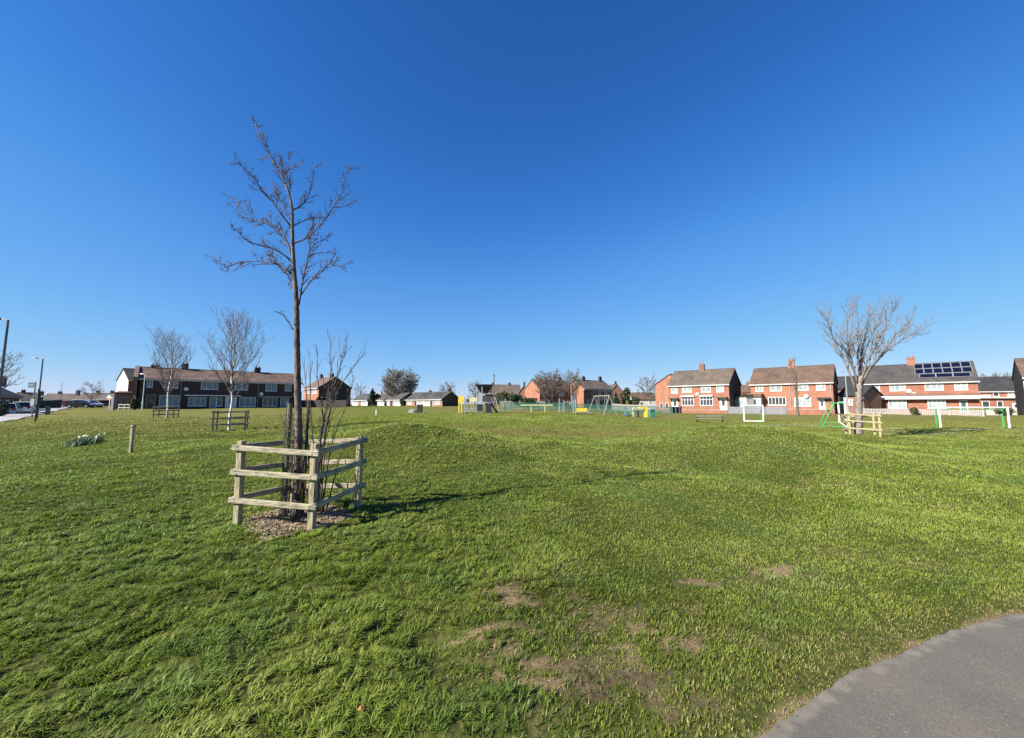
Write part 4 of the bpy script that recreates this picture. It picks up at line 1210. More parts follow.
def tree_mesh(seed, H, spreadR, trunk_r, fork, nlimb, maxlevel=3, dens=2.0, up=.25, rmin=.006, lean=0.0, form='round'):
    """bare tree around the origin -> (trunk MB, crown MB)"""
    rng = random.Random(seed)
    tr, cr = MB(), MB()
    top = H * (.97 if form == 'upright' else .8)
    pts = [Vector((rng.gauss(0, .012) * H * (i > 0) * i / 4 + lean * i / 8, rng.gauss(0, .012) * H * (i > 0) * i / 4, top * i / 8)) for i in range(9)]
    sp = spine(pts, 14)
    rad = [max(rmin * 1.5, trunk_r * (1.25 if i == 0 else 1) * (1 - .9 * i / 14)) for i in range(15)]
    tr.tube([Vector((0, 0, -.15))] + sp, [rad[0]] + rad, 8)
    for j in range(nlimb):
        f = fork + (1 - fork) * .92 * (j + .5 * rng.random()) / nlimb
        i = min(int(f * 14), 13); p = sp[i].lerp(sp[i + 1], f * 14 - i)
        az = j * 2.4 + rng.random() * .7
        if form == 'round':
            ff = (f - fork) / (1 - fork); reach = spreadR * math.sin(math.pi * (.22 + .62 * ff)) * (.85 + .3 * rng.random()); rise = H * (.12 + .10 * rng.random()) * (1.2 - .3 * ff)
        elif form == 'upright':
            ff = (f - fork) / (1 - fork); reach = spreadR * (1 - ff * .75) * (.6 + .5 * rng.random()) * min(1, .55 + ff * 2); rise = reach * (1.3 + .9 * rng.random())
        else:
            ff = (f - fork) / (1 - fork); reach = spreadR * (.6 + .5 * rng.random()); rise = H * .35
        e = p + Vector((math.cos(az) * reach, math.sin(az) * reach, rise))
        if e.z > H: e.z = H * (.96 + .04 * rng.random())
        mid = p.lerp(e, .5) + Vector((math.cos(az), math.sin(az), 0)) * reach * .10 + rv(rng, .03 * reach)
        q = spine([p, mid, e], 6)
        grow(cr, rng, q, max(rmin * 1.6, rad[i] * .55), rmin, 1, maxlevel, .72, dens, .42, up, rmin)
    # the leader's own twigs
    grow(cr, rng, sp[-4:], rad[-4] * .7, rmin, 1, maxlevel, .6, dens * 1.2, .5, up, rmin)
    return tr, cr
def plant_tree(label, x, y, mbs, bark, twig, group=None, name='bare_tree', rz=0, sc=1.0):
    t = thing(name, label, 'tree', (x, y, Tz(x, y)), rz, group); t.scale = (sc, sc, sc)
    mbs[0].build('trunk', M[bark], t, smooth=True, fix=False); mbs[1].build('crown', M[twig], t, smooth=True, fix=False)
    return t

# near sapling, main boughs read off the photograph and given their own depth
YT = TREE[1]
rngT = random.Random(5)
base_p = Vector((TREE[0], YT, Tz(*TREE)))
def bough(pix, dy):
    """pixel polyline -> 3D; dy = how far its end leans towards / away from the viewer"""
    m = len(pix); out = []
    for i, (a, b) in enumerate(pix):
        out.append(unproj(a, b, YT + dy * (i / (m - 1)) ** 1.3) - base_p)
    return out
sap = thing('sapling', 'tall thin leafless sapling staked inside the nearest timber guard', 'tree', base_p)
trunk_px = [(296.5, 519), (297.5, 480), (298.5, 430), (297.5, 380), (297, 340), (296.5, 305), (294, 270), (292.5, 240), (292, 210), (288.5, 193), (280, 172), (266, 150), (255, 124)]
tp = spine([unproj(a, b, YT) - base_p for a, b in trunk_px], 40)
rad = [max(.006, .062 * (1 - i / 41) ** 1.05 + (.02 if i == 0 else 0)) for i in range(41)]
tb = MB(); tb.tube(tp, rad, 10); tb.build('trunk', M['bark'], sap, smooth=True, fix=False)
BOUGHS = [([(292, 274), (281, 266), (268, 262), (250, 261), (235, 264), (226, 266), (215, 261)], .25, .014),
          ([(292.5, 262), (280, 252), (268, 247), (252, 243), (243, 237), (237, 230), (231, 227)], -.45, .013),
          ([(292.5, 258), (288, 244), (282, 232), (272, 225), (258, 221), (247, 218), (240, 206), (231, 197)], .5, .015),
          ([(292, 228), (282, 215), (272, 201), (262, 190), (254, 178), (244, 167), (236, 163)], -.3, .014),
          ([(294, 243), (305, 239), (313, 233), (321, 224), (331, 211), (340, 197), (345, 182), (349, 168)], -.5, .015),
          ([(292, 210), (301, 206), (308, 197), (312, 184), (315, 164)], .45, .011),
          ([(293, 226), (306, 220), (315, 218), (322, 218)], .35, .009),
          ([(299, 305), (302, 285), (306, 266), (310, 247), (311, 232), (313, 220)], -.3, .014),
          ([(301, 295), (311, 281), (321, 272), (330, 266), (345, 265)], -.55, .010),
          ([(308, 256), (320, 253), (336, 253)], .2, .007),
          ([(309, 252), (316, 243), (325, 239), (331, 233)], .4, .007),
          ([(296, 333), (289, 323), (283, 315), (275, 311)], -.2, .009),
          ([(290, 200), (289, 185), (286, 172), (291, 152)], .3, .008),
          ([(283, 178), (290, 168), (297, 165), (302, 163)], -.25, .007),
          ([(272, 158), (264, 158), (260, 160)], .15, .006),
          ([(292, 222), (284, 208), (277, 195), (276, 188)], .5, .008),
          ([(275, 262), (268, 250), (262, 240)], .3, .007),
          ([(296, 300), (290, 280), (284, 270), (272, 255)], .45, .008),
          ([(325, 269), (333, 258), (335, 247)], -.2, .006),
          ([(333, 207), (342, 207), (352, 203), (356, 199)], .25, .007),
          ([(262, 187), (256, 190), (250, 185)], -.1, .006)]
crb = MB(); tips = []
for pix, dy, r_ in BOUGHS:
    q = spine(bough(pix, dy), 10)
    grow(crb, rngT, q, r_, .0035, 0, 2, .66, 17, .17, .18, .0022, tips, .12)
q = tp[30:]
grow(crb, rngT, q, .012, .004, 0, 2, .6, 17, .22, .2, .0028, tips, .05)
crb.build('crown', M['twig'], sap, smooth=True, fix=False)
bd = MB()
for p, d in tips:
    if rngT.random() < .75:
        for k in range(rngT.randint(1, 4)):
            c = p + rv(rngT, .016) - d * rngT.random() * .05; s_ = .0048 * (.7 + .7 * rngT.random())
            e = (d + rv(rngT, .5)).normalized()
            a = e.orthogonal().normalized(); b = e.cross(a)
            bd.add([c - e * s_ * 1.7, c + a * s_, c + b * s_, c - a * s_, c - b * s_, c + e * s_ * 1.7], [(0, 2, 1), (0, 3, 2), (0, 4, 3), (0, 1, 4), (5, 1, 2), (5, 2, 3), (5, 3, 4), (5, 4, 1)])
bd.build('buds', M['bud'], sap, fix=False)
print('tips', len(tips))

# suckers growing beside the trunk
shx, shy = at(321, 5.32), 5.32
sh_p = Vector((shx, shy, Tz(shx, shy)))
sh = thing('shrub', 'leafless shrub of thin upright stems beside the sapling trunk', 'shrub', sh_p)
STEM = [([(315, 512), (318, 470), (322, 430), (330, 400), (338, 372), (346, 352), (347, 338)], .2), ([(318, 512), (322, 460), (328, 420), (335, 395), (350, 372), (365, 352)], -.15),
        ([(317, 512), (319, 470), (321, 440), (326, 405), (331, 370), (330, 335)], -.1), ([(320, 512), (323, 475), (325, 440), (322, 405), (317, 375), (318, 350)], .15),
        ([(316, 512), (316, 480), (314, 450), (311, 415), (310, 385), (311, 362)], -.2), ([(322, 512), (326, 480), (330, 450), (338, 425), (349, 400), (353, 375)], .25),
        ([(313, 512), (310, 480), (308, 440), (307, 400), (304, 365)], .1), ([(324, 512), (321, 470), (320, 440), (324, 415), (332, 390), (341, 368), (339, 345)], -.2),
        ([(312, 512), (304, 480), (300, 450), (290, 430), (279, 420)], -.25), ([(326, 512), (334, 480), (341, 455), (352, 440)], .2)]
smb = MB(); rS = random.Random(8)
for pix, dy in STEM:
    m = len(pix); q = [unproj(a, b, shy + dy * i / (m - 1)) - sh_p for i, (a, b) in enumerate(pix)]
    grow(smb, rS, spine(q, 10), .0125, .004, 0, 2, .42, 5.6, .15, .22, .0026, None, .25)
for k in range(14):
    a = rS.uniform(0, 6.28); bx_, by_ = base_p.x - sh_p.x + .11 * math.cos(a), base_p.y - sh_p.y + .11 * math.sin(a)
    hh = rS.uniform(.7, 1.7); p0 = Vector((bx_, by_, -.03)); e = Vector((rS.gauss(.06, .10), rS.gauss(0, .10), hh))
    grow(smb, rS, spine([p0, p0 + e * .5 + rv(rS, .02), p0 + e], 7), .009, .004, 0, 1, .4, 3.0, .15, .3, .0026, None, .4)
smb.build('stems', M['twig'], sh, smooth=True, fix=False)

# ------------------------------------------------------------------ timber tree guards
def tree_guard(label, corners, hpost, rails, mr, mp, group=None, rail_w=.035, rail_h=.068, rng=random.Random(3), nails=False):
    """corners in order front-left, front-right, back-right, back-left"""
    cx = sum(c[0] for c in corners) / 4; cy = sum(c[1] for c in corners) / 4
    z0 = Tz(cx, cy)
    root = thing('tree_guard', label, 'tree guard', (cx, cy, z0), 0, group)
    C = [Vector((c[0] - cx, c[1] - cy, Tz(*c) - z0)) for c in corners]
    tops = []
    for c in C:
        h = hpost + rng.uniform(-.03, .03); tl = Vector((rng.gauss(0, .012), rng.gauss(0, .012), 0))
        d = (C[1] - C[0]).normalized()
        MB().bar(c + Vector((0, 0, -.25)), c + tl + Vector((0, 0, h)), .078, .078, (d.x, d.y, 0)).build('post', mp, root, bevel=.006)
        tops.append(tl)
    for i in range(4):
        a, b = C[i], C[(i + 1) % 4]
        d = (b - a).normalized(); out = Vector((d.y, -d.x, 0))
        mid = (a + b) / 2
        if out.dot(mid) < 0: out = -out
        for z in rails:
            dz = rng.uniform(-.012, .012); e0 = .09 if i % 2 == 0 else .045; e1 = .09 if i % 2 == 0 else .045
            p = a - d * (e0) + out * (.039 + rail_w / 2 + .001) + Vector((0, 0, z + dz)); q = b + d * e1 + out * (.039 + rail_w / 2 + .001) + Vector((0, 0, z + rng.uniform(-.012, .012)))
            if i % 2: p.z += .004; q.z += .004
            rl = MB().bar(p, q, rail_w, rail_h).build('rail', mr, root, bevel=.005)
            if nails:
                nb = MB()
                for e_ in (p + d * (e0 + .0), q - d * (e1 + .0)):
                    for dz_ in (-.017, .017):
                        c_ = e_ + out * (rail_w / 2) + Vector((0, 0, dz_)) + d * rng.uniform(-.012, .012)
                        nb.tube([c_ - out * .004, c_ + out * .003], .0065, 6)
                nb.build('nail', M['wire_d'], rl)
    return root
FLp = gnd(237.5, 525); FCp = gnd(311.5, 531.5); BRp = gnd(357.5, 508)
BLp = FLp + BRp - FCp
tree_guard('weathered timber guard with three rails around the nearest sapling', [tuple(p)[:2] for p in (FLp, FCp, BRp, BLp)], 1.06, (.30, .655, .965), M['wood_weath'], M['wood_post'], nails=True)
def guard_sq(label, px, Y, ang, side, m, hp=1.05):
    cx, cy = at(px, Y), Y
    d = Vector((math.cos(ang), math.sin(ang))); n = Vector((-math.sin(ang), math.cos(ang)))
    c = Vector((cx, cy)); h = side / 2
    tree_guard(label, [tuple(c - d * h - n * h), tuple(c + d * h - n * h), tuple(c + d * h + n * h), tuple(c - d * h + n * h)], hp, (.3, .63, .95), M[m], M[m], 'timber guards around young trees')
guard_sq('timber guard in shade around the right-hand birch before the terrace', 232, 20.6, R(30), 1.35, 'wood_warm')
guard_sq('small distant timber guard around the left-hand birch', 167, 34.5, R(28), 1.35, 'wood_warm')
guard_sq('pale timber guard around the thick pale tree on the pitch side', 860, 18.6, R(-33), 1.05, 'wood_new')

# stakes and wire by the near trunk
for px, lab in ((289.5, 'mossy round stake standing on the left of the nearest trunk'), (308, 'thin mossy stake between the nearest trunk and the shrub stems')):
    x, y = at(px, YT - .02), YT - .02 if px < 300 else YT + .16
    x = at(px, y)
    z = Tz(x, y)
    r_ = .034 if px < 300 else .02
    o = MB().tube([(0, 0, -.3), (0, 0, .6), (.01, 0, 1.55 if px < 300 else 1.6)], [r_, r_, r_ * .92], 10).build('stake', M['wood_stake'], smooth=False)
    o.location = (x, y, z); tag(o, lab, 'stake')
wg = MB()
for k in range(9):
    a = k / 9 * 2 * math.pi; p = (.135 * math.cos(a), .135 * math.sin(a))
    wg.tube([(p[0], p[1], .02), (p[0], p[1], 1.42)], .004, 3)
for k in range(19):
    z = .05 + k * .076
    ring = [(.135 * math.cos(i / 12 * 2 * math.pi), .135 * math.sin(i / 12 * 2 * math.pi), z) for i in range(13)]
    wg.tube(ring, .003, 3)
M['wire'] = mat('rusty_wire', (.045, .035, .028), (.03, .025, .022), 9, .7)
o = wg.build('wire_guard', M['wire'], fix=False); o.location = base_p; tag(o, 'rusty cylinder of wire mesh around the nearest trunk', 'wire guard')

# mulch bed
rM = np.random.default_rng(4)
mb = MB(); n = 40
ring = []
zc = Tz(*TREE)
for k in range(5):
    r_ = [0, .18, .36, .52, .66][k]
    for i in range(n):
        a = i / n * 2 * math.pi
        rr = r_ * (1 + .10 * math.sin(3 * a + 1) + .07 * math.sin(7 * a))
        x, y = TREE[0] + .06 + rr * math.cos(a), TREE[1] + .06 + rr * .95 * math.sin(a)
        mb.v.append((x, y, Tz(x, y) + .035 * (1 - (r_ / .66) ** 2) + (.006 if k < 4 else -.02)))
for k in range(4):
    for i in range(n):
        j = (i + 1) % n; mb.f.append((k * n + i, k * n + j, (k + 1) * n + j, (k + 1) * n + i))
rc = random.Random(2)
o = mb.build('mulch', M['mulch'], smooth=True); tag(o, 'brown bark mulch bed around the nearest sapling', 'mulch', kind='stuff')
mb = MB()
for k in range(3600):
    a = rc.random() * 6.283; r_ = .62 * math.sqrt(rc.random())
    x, y = TREE[0] + .06 + r_ * math.cos(a), TREE[1] + .06 + r_ * math.sin(a)
    z = Tz(x, y) + .035 * (1 - (r_ / .66) ** 2) + .012
    d = rv(rc); d.z *= .35; d.normalize(); s_ = d.orthogonal(); s_.z *= .4; s_.normalize()
    l_, w_ = .005 + .013 * rc.random(), .0025 + .004 * rc.random(); c = Vector((x, y, z + .008 * rc.random()))
    u_ = Vector((0, 0, .004))
    vs = [c - d * l_ - s_ * w_, c + d * l_ - s_ * w_, c + d * l_ + s_ * w_, c - d * l_ + s_ * w_]
    mb.add(vs + [v + u_ for v in vs], [(0, 3, 2, 1), (4, 5, 6, 7), (0, 1, 5, 4), (1, 2, 6, 5), (2, 3, 7, 6), (3, 0, 4, 7)])
cp = mb.build('bark_chips', M['chip'], o, fix=False)

# birches
def birch(label, px, Y, H, sp, seed):
    x = at(px, Y)
    plant_tree(label, x, Y, tree_mesh(seed, H, sp, .068 * H / 6, .26, 42, 3, 3.6, .42, .0045, form='upright'), 'bark_birch', 'twig_birch', 'leafless birches before the terrace', 'birch_tree')
birch('white stemmed leafless birch, the larger, before the dark terrace', 231, 20.7, 6.45, 1.75, 21)
birch('white stemmed leafless birch, the smaller and farther, before the dark terrace', 168, 34.5, 7.6, 2.2, 23)

# thick pale tree on the right
YR = 18.7
rx = at(858, YR)
rb = Vector((rx, YR, Tz(rx, YR)))
rt = thing('pollard_tree', 'thick trunked leafless tree with fanned pale boughs on the pitch side', 'tree', rb)
def boughR(pix, dy):
    m = len(pix); return [unproj(a, b, YR + dy * (i / (m - 1)) ** 1.2) - rb for i, (a, b) in enumerate(pix)]
tb = MB()
q = spine(boughR([(858.5, 438), (858.5, 420), (859, 404), (859, 390), (860, 376)], 0), 10)
tb.tube(q, [.23, .19, .165, .155, .15, .15, .15, .15, .145, .135, .12], 12)
tb.build('trunk', M['bark_grey'], rt, smooth=True, fix=False)
rngR = random.Random(12); cr = MB()
for pix, dy, r_ in [([(857, 392), (849, 372), (841, 354), (833, 338), (829, 325), (827, 318), (824, 313)], .5, .10), ([(858, 384), (853, 365), (848, 345), (847, 325), (845, 306)], -.8, .09),
                    ([(856, 378), (850, 362), (845, 350), (838, 345), (830, 330), (827, 321)], -1.2, .06),
                    ([(860, 380), (861, 360), (864, 340), (868, 322), (871, 307)], .9, .11), ([(859, 378), (858, 355), (857, 335), (858, 318), (857, 304)], .2, .08),
                    ([(861, 382), (867, 362), (876, 344), (886, 326), (892, 313), (896, 303)], -.9, .09), ([(861, 388), (868, 372), (880, 358), (892, 347), (904, 339), (914, 333), (925, 329)], .7, .095),
                    ([(862, 384), (871, 366), (883, 350), (895, 338), (905, 325), (914, 318)], -1.4, .075), ([(860, 376), (864, 355), (872, 335), (880, 318), (884, 306)], 1.4, .07),
                    ([(857, 380), (852, 362), (851, 340), (852, 322), (853, 306)], 1.3, .07)]:
    grow(cr, rngR, spine(boughR(pix, dy), 10), r_ * .54, .007, 0, 3, .58, 4.4, .28, .26, .0045, None, .16, 6)
cr.build('crown', M['twig_grey'], rt, smooth=True, fix=False)

# other leafless trees
def far_tree(label, px, Y, ytop, half_px, seed, bark='bark_far', twig='twig_far', form='round', lv=3, dens=.9, nl=16, fork=.2, rmin=.02, name='bare_tree', up=.15):
    x = at(px, Y); z0 = Tz(x, Y); H = zat(ytop, Y) - z0; sp = half_px / F * Y
    plant_tree(label, x, Y, tree_mesh(seed, H, sp * .72, .022 * H, fork, nl, lv, dens, up, rmin, form=form), bark, twig, None, name)
far_tree('slim dark leafless tree in front of the orange brick pair', 797.5, 50, 356, 9, 31, 'bark', 'twig_red', 'upright', 3, 3.0, 26, .32, .008)
far_tree('large round leafless tree behind the white bungalows', 400, 112, 366, 22, 32, dens=2.8, nl=70, fork=.08, rmin=.03)
far_tree('small leafless tree above the dark gabled bungalow', 447, 128, 379.5, 11, 33, rmin=.035, nl=30, dens=2.0, fork=.12)
far_tree('leafless tree left of the play tower canopy', 475, 118, 377, 11, 34, rmin=.032, nl=30, dens=2.0, fork=.12)
far_tree('faint leafless tree between the dark gable and the big round tree', 360, 125, 381, 9, 35, rmin=.03, nl=24, dens=1.8, fork=.15)
far_tree('bushy reddish leafless tree before the sunlit gable pair', 549, 84, 367, 18, 36, twig='twig_red', rmin=.022, nl=60, dens=3.0, fork=.15)
far_tree('darker leafless tree at the right end of the sunlit gable pair', 573, 83, 367, 12, 37, rmin=.02, nl=44, dens=3.0, fork=.3)
far_tree('leafless tree behind the orange gable end', 649, 106, 373, 15, 38, rmin=.03, nl=34, dens=2.0, fork=.12)
far_tree('hazy leafless tree above the slate roof near the right edge', 998, 118, 368, 18, 39, rmin=.035, nl=34, dens=2.0, fork=.1, twig='twig_far')
far_tree('leafless tree over the parked cars', 91, 104, 379, 12, 40, rmin=.022, nl=26, dens=1.9, fork=.2)
far_tree('wide leafless tree at the left edge behind the street lamp', -4, 62, 344, 22, 41, twig='twig_grey', rmin=.02, nl=22, dens=1.8, fork=.3)

# evergreens and hedges: leaf clumps
def bush(name, label, cat, px, Y, ytop, half_px, mats, seed, n=1400, leaf=.16, form='round', deep=None, zb=None):
    rng = np.random.default_rng(seed)
    x = at(px, Y); z0 = Tz(x, Y); H = zat(ytop, Y) - z0; rx_ = half_px / F * Y; ry_ = deep or rx_
    root = thing(name, label, cat, (x, Y, z0))
    tr = MB().tube([(0, 0, -.2), (.03, 0, H * .5), (0, .02, H * .85)], [.06 + H * .012, .05, .02], 6)
    for k in range(5):
        a = k * 1.26; tr.tube([(0, 0, H * .2), (math.cos(a) * rx_ * .6, math.sin(a) * ry_ * .6, H * .6)], [.04, .015], 5)
    tr.build('trunk', M['bark_far'], root)
    cl = 26
    u = rng.normal(size=(cl, 3)); u /= np.linalg.norm(u, axis=1)[:, None]; u *= rng.random((cl, 1)) ** .4
    idx = rng.integers(0, cl, n)
    for gi, m in enumerate(mats):
        sel = (idx % len(mats)) == gi
        k = sel.sum()
        v = rng.normal(size=(k, 3)); v /= np.linalg.norm(v, axis=1)[:, None]
        p = u[idx[sel]] * .75 + v * (.42 * rng.random((k, 1)) ** .5)
        if form == 'cone':
            t = (p[:, 2] + 1.1) / 2.2; fct = np.clip(1.15 - t, .12, 1)
            p[:, 0] *= fct; p[:, 1] *= fct
        pos = np.stack([p[:, 0] * rx_, p[:, 1] * ry_, H * .5 + p[:, 2] * H * .47], 1)
        pos[:, 2] = np.maximum(pos[:, 2], .05)
        a = rng.normal(size=(k, 3)); a /= np.linalg.norm(a, axis=1)[:, None]
        b = np.cross(a, rng.normal(size=(k, 3))); b /= np.linalg.norm(b, axis=1)[:, None]
        s_ = (leaf * (.5 + rng.random(k)))[:, None]
        V = np.stack([pos - a * s_, pos + b * s_ * .6, pos + a * s_, pos - b * s_ * .6], 1).reshape(-1, 3)
        b0 = np.arange(k) * 4
        raw_mesh('foliage', V, np.stack([b0, b0 + 1, b0 + 2, b0 + 3], 1), None, M[m], parent=root)
    return root
bush('hedge', 'tall olive green hedge left of the sunlit gables, behind the small swing', 'hedge', 501, 86, 390, 9, ['leaf_olive', 'leaf_dark', 'leaf_gold'], 1, 2200, .22)
bush('hedge', 'dark rounded evergreen bush left of the sunlit gable pair', 'bush', 514, 85, 392, 9, ['leaf_dark', 'leaf_olive'], 2, 2200, .22)
bush('shrub', 'low dark green shrub below the smaller orange gable', 'shrub', 527, 84, 396.5, 8, ['leaf_dark', 'leaf_olive'], 3, 1600, .2)
bush('conifer', 'narrow dark conifer beside the pale rendered house', 'tree', 616, 84, 391, 4.5, ['leaf_dark'], 4, 1600, .22, 'cone')
bush('conifer', 'broad dark evergreen in front of the reddish gable', 'tree', 627, 86, 388, 7, ['leaf_dark', 'leaf_dark', 'leaf_olive'], 5, 2400, .22)
bush('shrub', 'dark evergreen shrub at the right foot of the broad evergreen', 'shrub', 635, 85, 395, 4.5, ['leaf_dark', 'leaf_olive'], 6, 1300, .2)
bush('shrub', 'small golden shrub before the broad evergreen', 'shrub', 628.5, 81, 399.5, 3, ['leaf_gold'], 7, 700, .16)
bush('conifer', 'small dark conifer beside the faint leafless tree', 'tree', 372, 108, 387.5, 4.5, ['leaf_dark'], 8, 1200, .25, 'cone')
bush('hedge', 'dark green hedge at the foot of the terrace end wall', 'hedge', 135.5, 60, 396, 3.5, ['leaf_dark', 'leaf_olive'], 9, 1400, .16)
bush('hedge', 'green garden hedge beside the silver car at the left edge', 'hedge', 1, 40, 398.5, 6, ['leaf_olive', 'leaf_gold', 'leaf_dark'], 10, 1500, .12)
bush('shrub', 'green shrub growing behind the goal at the right edge', 'shrub', 1003, 51, 406, 9, ['leaf_olive', 'leaf_dark'], 12, 1500, .1)
bush('shrub', 'clipped shrub by the pale fence of the solar-panelled pair', 'shrub', 913, 53.5, 406.5, 3, ['leaf_dark', 'leaf_olive'], 13, 800, .09)
bush('hedge', 'dark shaded hedge between the white bungalows', 'hedge', 402.5, 96, 398, 3, ['leaf_dark'], 14, 900, .2)

# ------------------------------------------------------------------ goals
def goal(label, p, q, h, back, m, mb_, w=.09, closed=True, group='football goals', upright=False):
    """posts at ground points p and q, net frame going back"""
    root = thing('football_goal', label, 'goal', (p[0], p[1], Tz(*p)), math.atan2(q[1] - p[1], q[0] - p[0]), group)
    Ln = math.hypot(q[0] - p[0], q[1] - p[1])
    for x in (0, Ln): MB().tube([(x, 0, 0), (x, 0, h)], w / 2, 8).build('post', M[m], root)
    MB().tube([(-w / 2, 0, h), (Ln + w / 2, 0, h)], w / 2, 8).build('crossbar', M[m], root)
    if closed: MB().tube([(0, 0, w / 2), (Ln, 0, w / 2)], w / 2.2, 8).build('ground_bar', M[m], root)
    fr = MB()
    if upright:
        for x in (.03, Ln - .03):
            MB().tube([(x, 0, h - .12), (x, back, h - .12), (x, back, .05), (x, 0, .05)], w / 2.2, 6).build('net_frame', M[mb_], root)
        MB().tube([(.03, back, h - .12), (Ln - .03, back, h - .12)], w / 4, 6).build('net_bar', M[mb_], root)
        return root
    for x in (.03, Ln - .03):
        fr.tube([(x, 0, h - .02), (x, back * .45, h - .05), (x, back, .05), (x, 0, .05)], w / 2.6, 6)
    fr.tube([(.03, back, .05), (Ln - .03, back, .05)], w / 2.6, 6); fr.tube([(.03, back * .45, h - .05), (Ln - .03, back * .45, h - .05)], w / 2.6, 6)
    fr.build('net_frame', M[mb_], root)
    return root
goal('small white football goal with green net frame, left of the slim tree', gp(743.5, 35.2), gp(762.5, 34.6), 1.45, 1.0, 'white_paint', 'green_paint', .11)
goal('white football goal seen edge-on with green frame behind the pale guarded tree', gp(845, 25.0), gp(838.3, 31.0), 1.62, 1.2, 'white_paint', 'green_paint', .12)
goal('white five-a-side goal nearest the right edge with a green net frame', gp(938.5, 24.6), gp(1007, 23.8), 1.25, .32, 'white_paint', 'green_paint', .10, False, upright=True)

# ------------------------------------------------------------------ playground
def pxo(px, py, Y, o):
    return unproj(px, py, Y) - o
class Play:
    def __init__(s, name, label, cat, px, Y, group=None):
        x = at(px, Y); s.Y = Y; s.o = Vector((x, Y, Tz(x, Y)))
        s.root = thing(name, label, cat, s.o, 0, group)
        s.zg = s.o.z
    def box(s, name, x0, y0, x1, y1, m, dy=0, t=.1, ground=False, parent=None):
        a = pxo(x0, y1, s.Y + dy, s.o); b = pxo(x1, y0, s.Y + dy, s.o)
        z0 = -.1 if ground else a.z
        return MB().box(a.x, dy - t / 2, z0, b.x, dy + t / 2, b.z).build(name, M[m], parent or s.root)
    def pole(s, name, pts, m, r=.05, dy=(0, 0), ground=False):
        P = []
        for i, (a, b) in enumerate(pts):
            d = dy[0] + (dy[1] - dy[0]) * i / (len(pts) - 1)
            P.append(pxo(a, b, s.Y + d, s.o))
        if ground: P[-1].z = -.1
        return MB().tube(P, r, 7).build(name, M[m], s.root)
t = Play('play_tower', 'climbing tower with dark funnel-shaped canopy, navy panels, slide and yellow end panel', 'play tower', 477, 47)
for a, d in ((477.2, -.75), (482.2, -.75), (486.5, .75), (491.2, .75)): t.pole('post', [(a, 386.5), (a, 414)], 'steel_pale', .065, (d, d), True)
a = pxo(476, 385.3, 47, t.o); b = pxo(493, 385.3, 47, t.o); c = pxo(484, 393.2, 47, t.o); mx_ = (a.x + b.x) / 2
MB().loft([[(c.x - .35, -.25, c.z), (c.x + .45, -.25, c.z), (c.x + .45, .25, c.z), (c.x - .35, .25, c.z)],
           [(a.x, -.95, a.z), (b.x, -.95, a.z), (b.x, .95, a.z), (a.x, .95, a.z)], [(a.x, -.95, a.z + .08), (b.x, -.95, a.z + .08), (b.x, .95, a.z + .08), (a.x, .95, a.z + .08)]]).build('canopy', M['slate'], t.root)
t.box('platform', 475.5, 402, 492, 402.9, 'steel_pale', 0, 1.6)
t.box('panel', 477, 404, 482, 411, 'navy', -.82, .06); t.box('panel', 486.6, 403.6, 491.3, 413.5, 'navy', -.82, .06)
t.box('panel', 478, 393.5, 482, 401.8, 'steel_pale', .7, .06); t.box('panel', 486.8, 396.5, 491, 402, 'slate', -.8, .06); t.box('guard_rail', 477.4, 396, 491, 396.8, 'steel_pale', .82, .06); t.box('guard_rail', 482.6, 395.6, 486.3, 401.8, 'slate', .7, .06)
t.box('step', 464, 408.6, 476, 409.4, 'steel_pale', -.3, .6); t.box('step', 464, 410.8, 476, 411.6, 'steel_pale', -.5, .5)
t.box('bridge', 465, 403.2, 477, 404, 'steel_pale', 0, 1.0)
for a in (464.6, 467, 471.6, 474): t.pole('post', [(a, 397), (a, 414)], 'steel_pale', .05, (-.5, -.5), True)
t.box('panel', 470, 397.5, 477, 401.5, 'yellow_pale', -.55, .06); t.box('panel', 465.5, 399, 469.5, 402.5, 'slate', .5, .06)
t.box('end_panel', 458.2, 396, 463.8, 403.2, 'yellow', -.45, .08); t.box('end_leg', 458.2, 403.2, 459.6, 414, 'yellow', -.45, .09, True); t.box('end_leg', 461, 403.2, 462.2, 414, 'yellow', -.45, .09, True)
sl_ = MB(); P = [pxo(490.8, 402.3, 47, t.o), pxo(493, 407, 47, t.o), pxo(496, 411.6, 47, t.o), pxo(498, 412.4, 47, t.o)]
for i in range(3): sl_.bar(P[i], P[i + 1], .55, .05, (0, 0, 1))
for s_ in (-.28, .28):
    for i in range(3): sl_.bar(P[i] + Vector((0, s_, .08)), P[i + 1] + Vector((0, s_, .08)), .05, .2)
sl_.build('slide', M['navy'], t.root)
for s_ in (-.28, .28): MB().tube([P[0] + Vector((-.1, s_, .75)), P[1] + Vector((0, s_, .6))], .025, 6).build('hand_rail', M['steel_pale'], t.root)

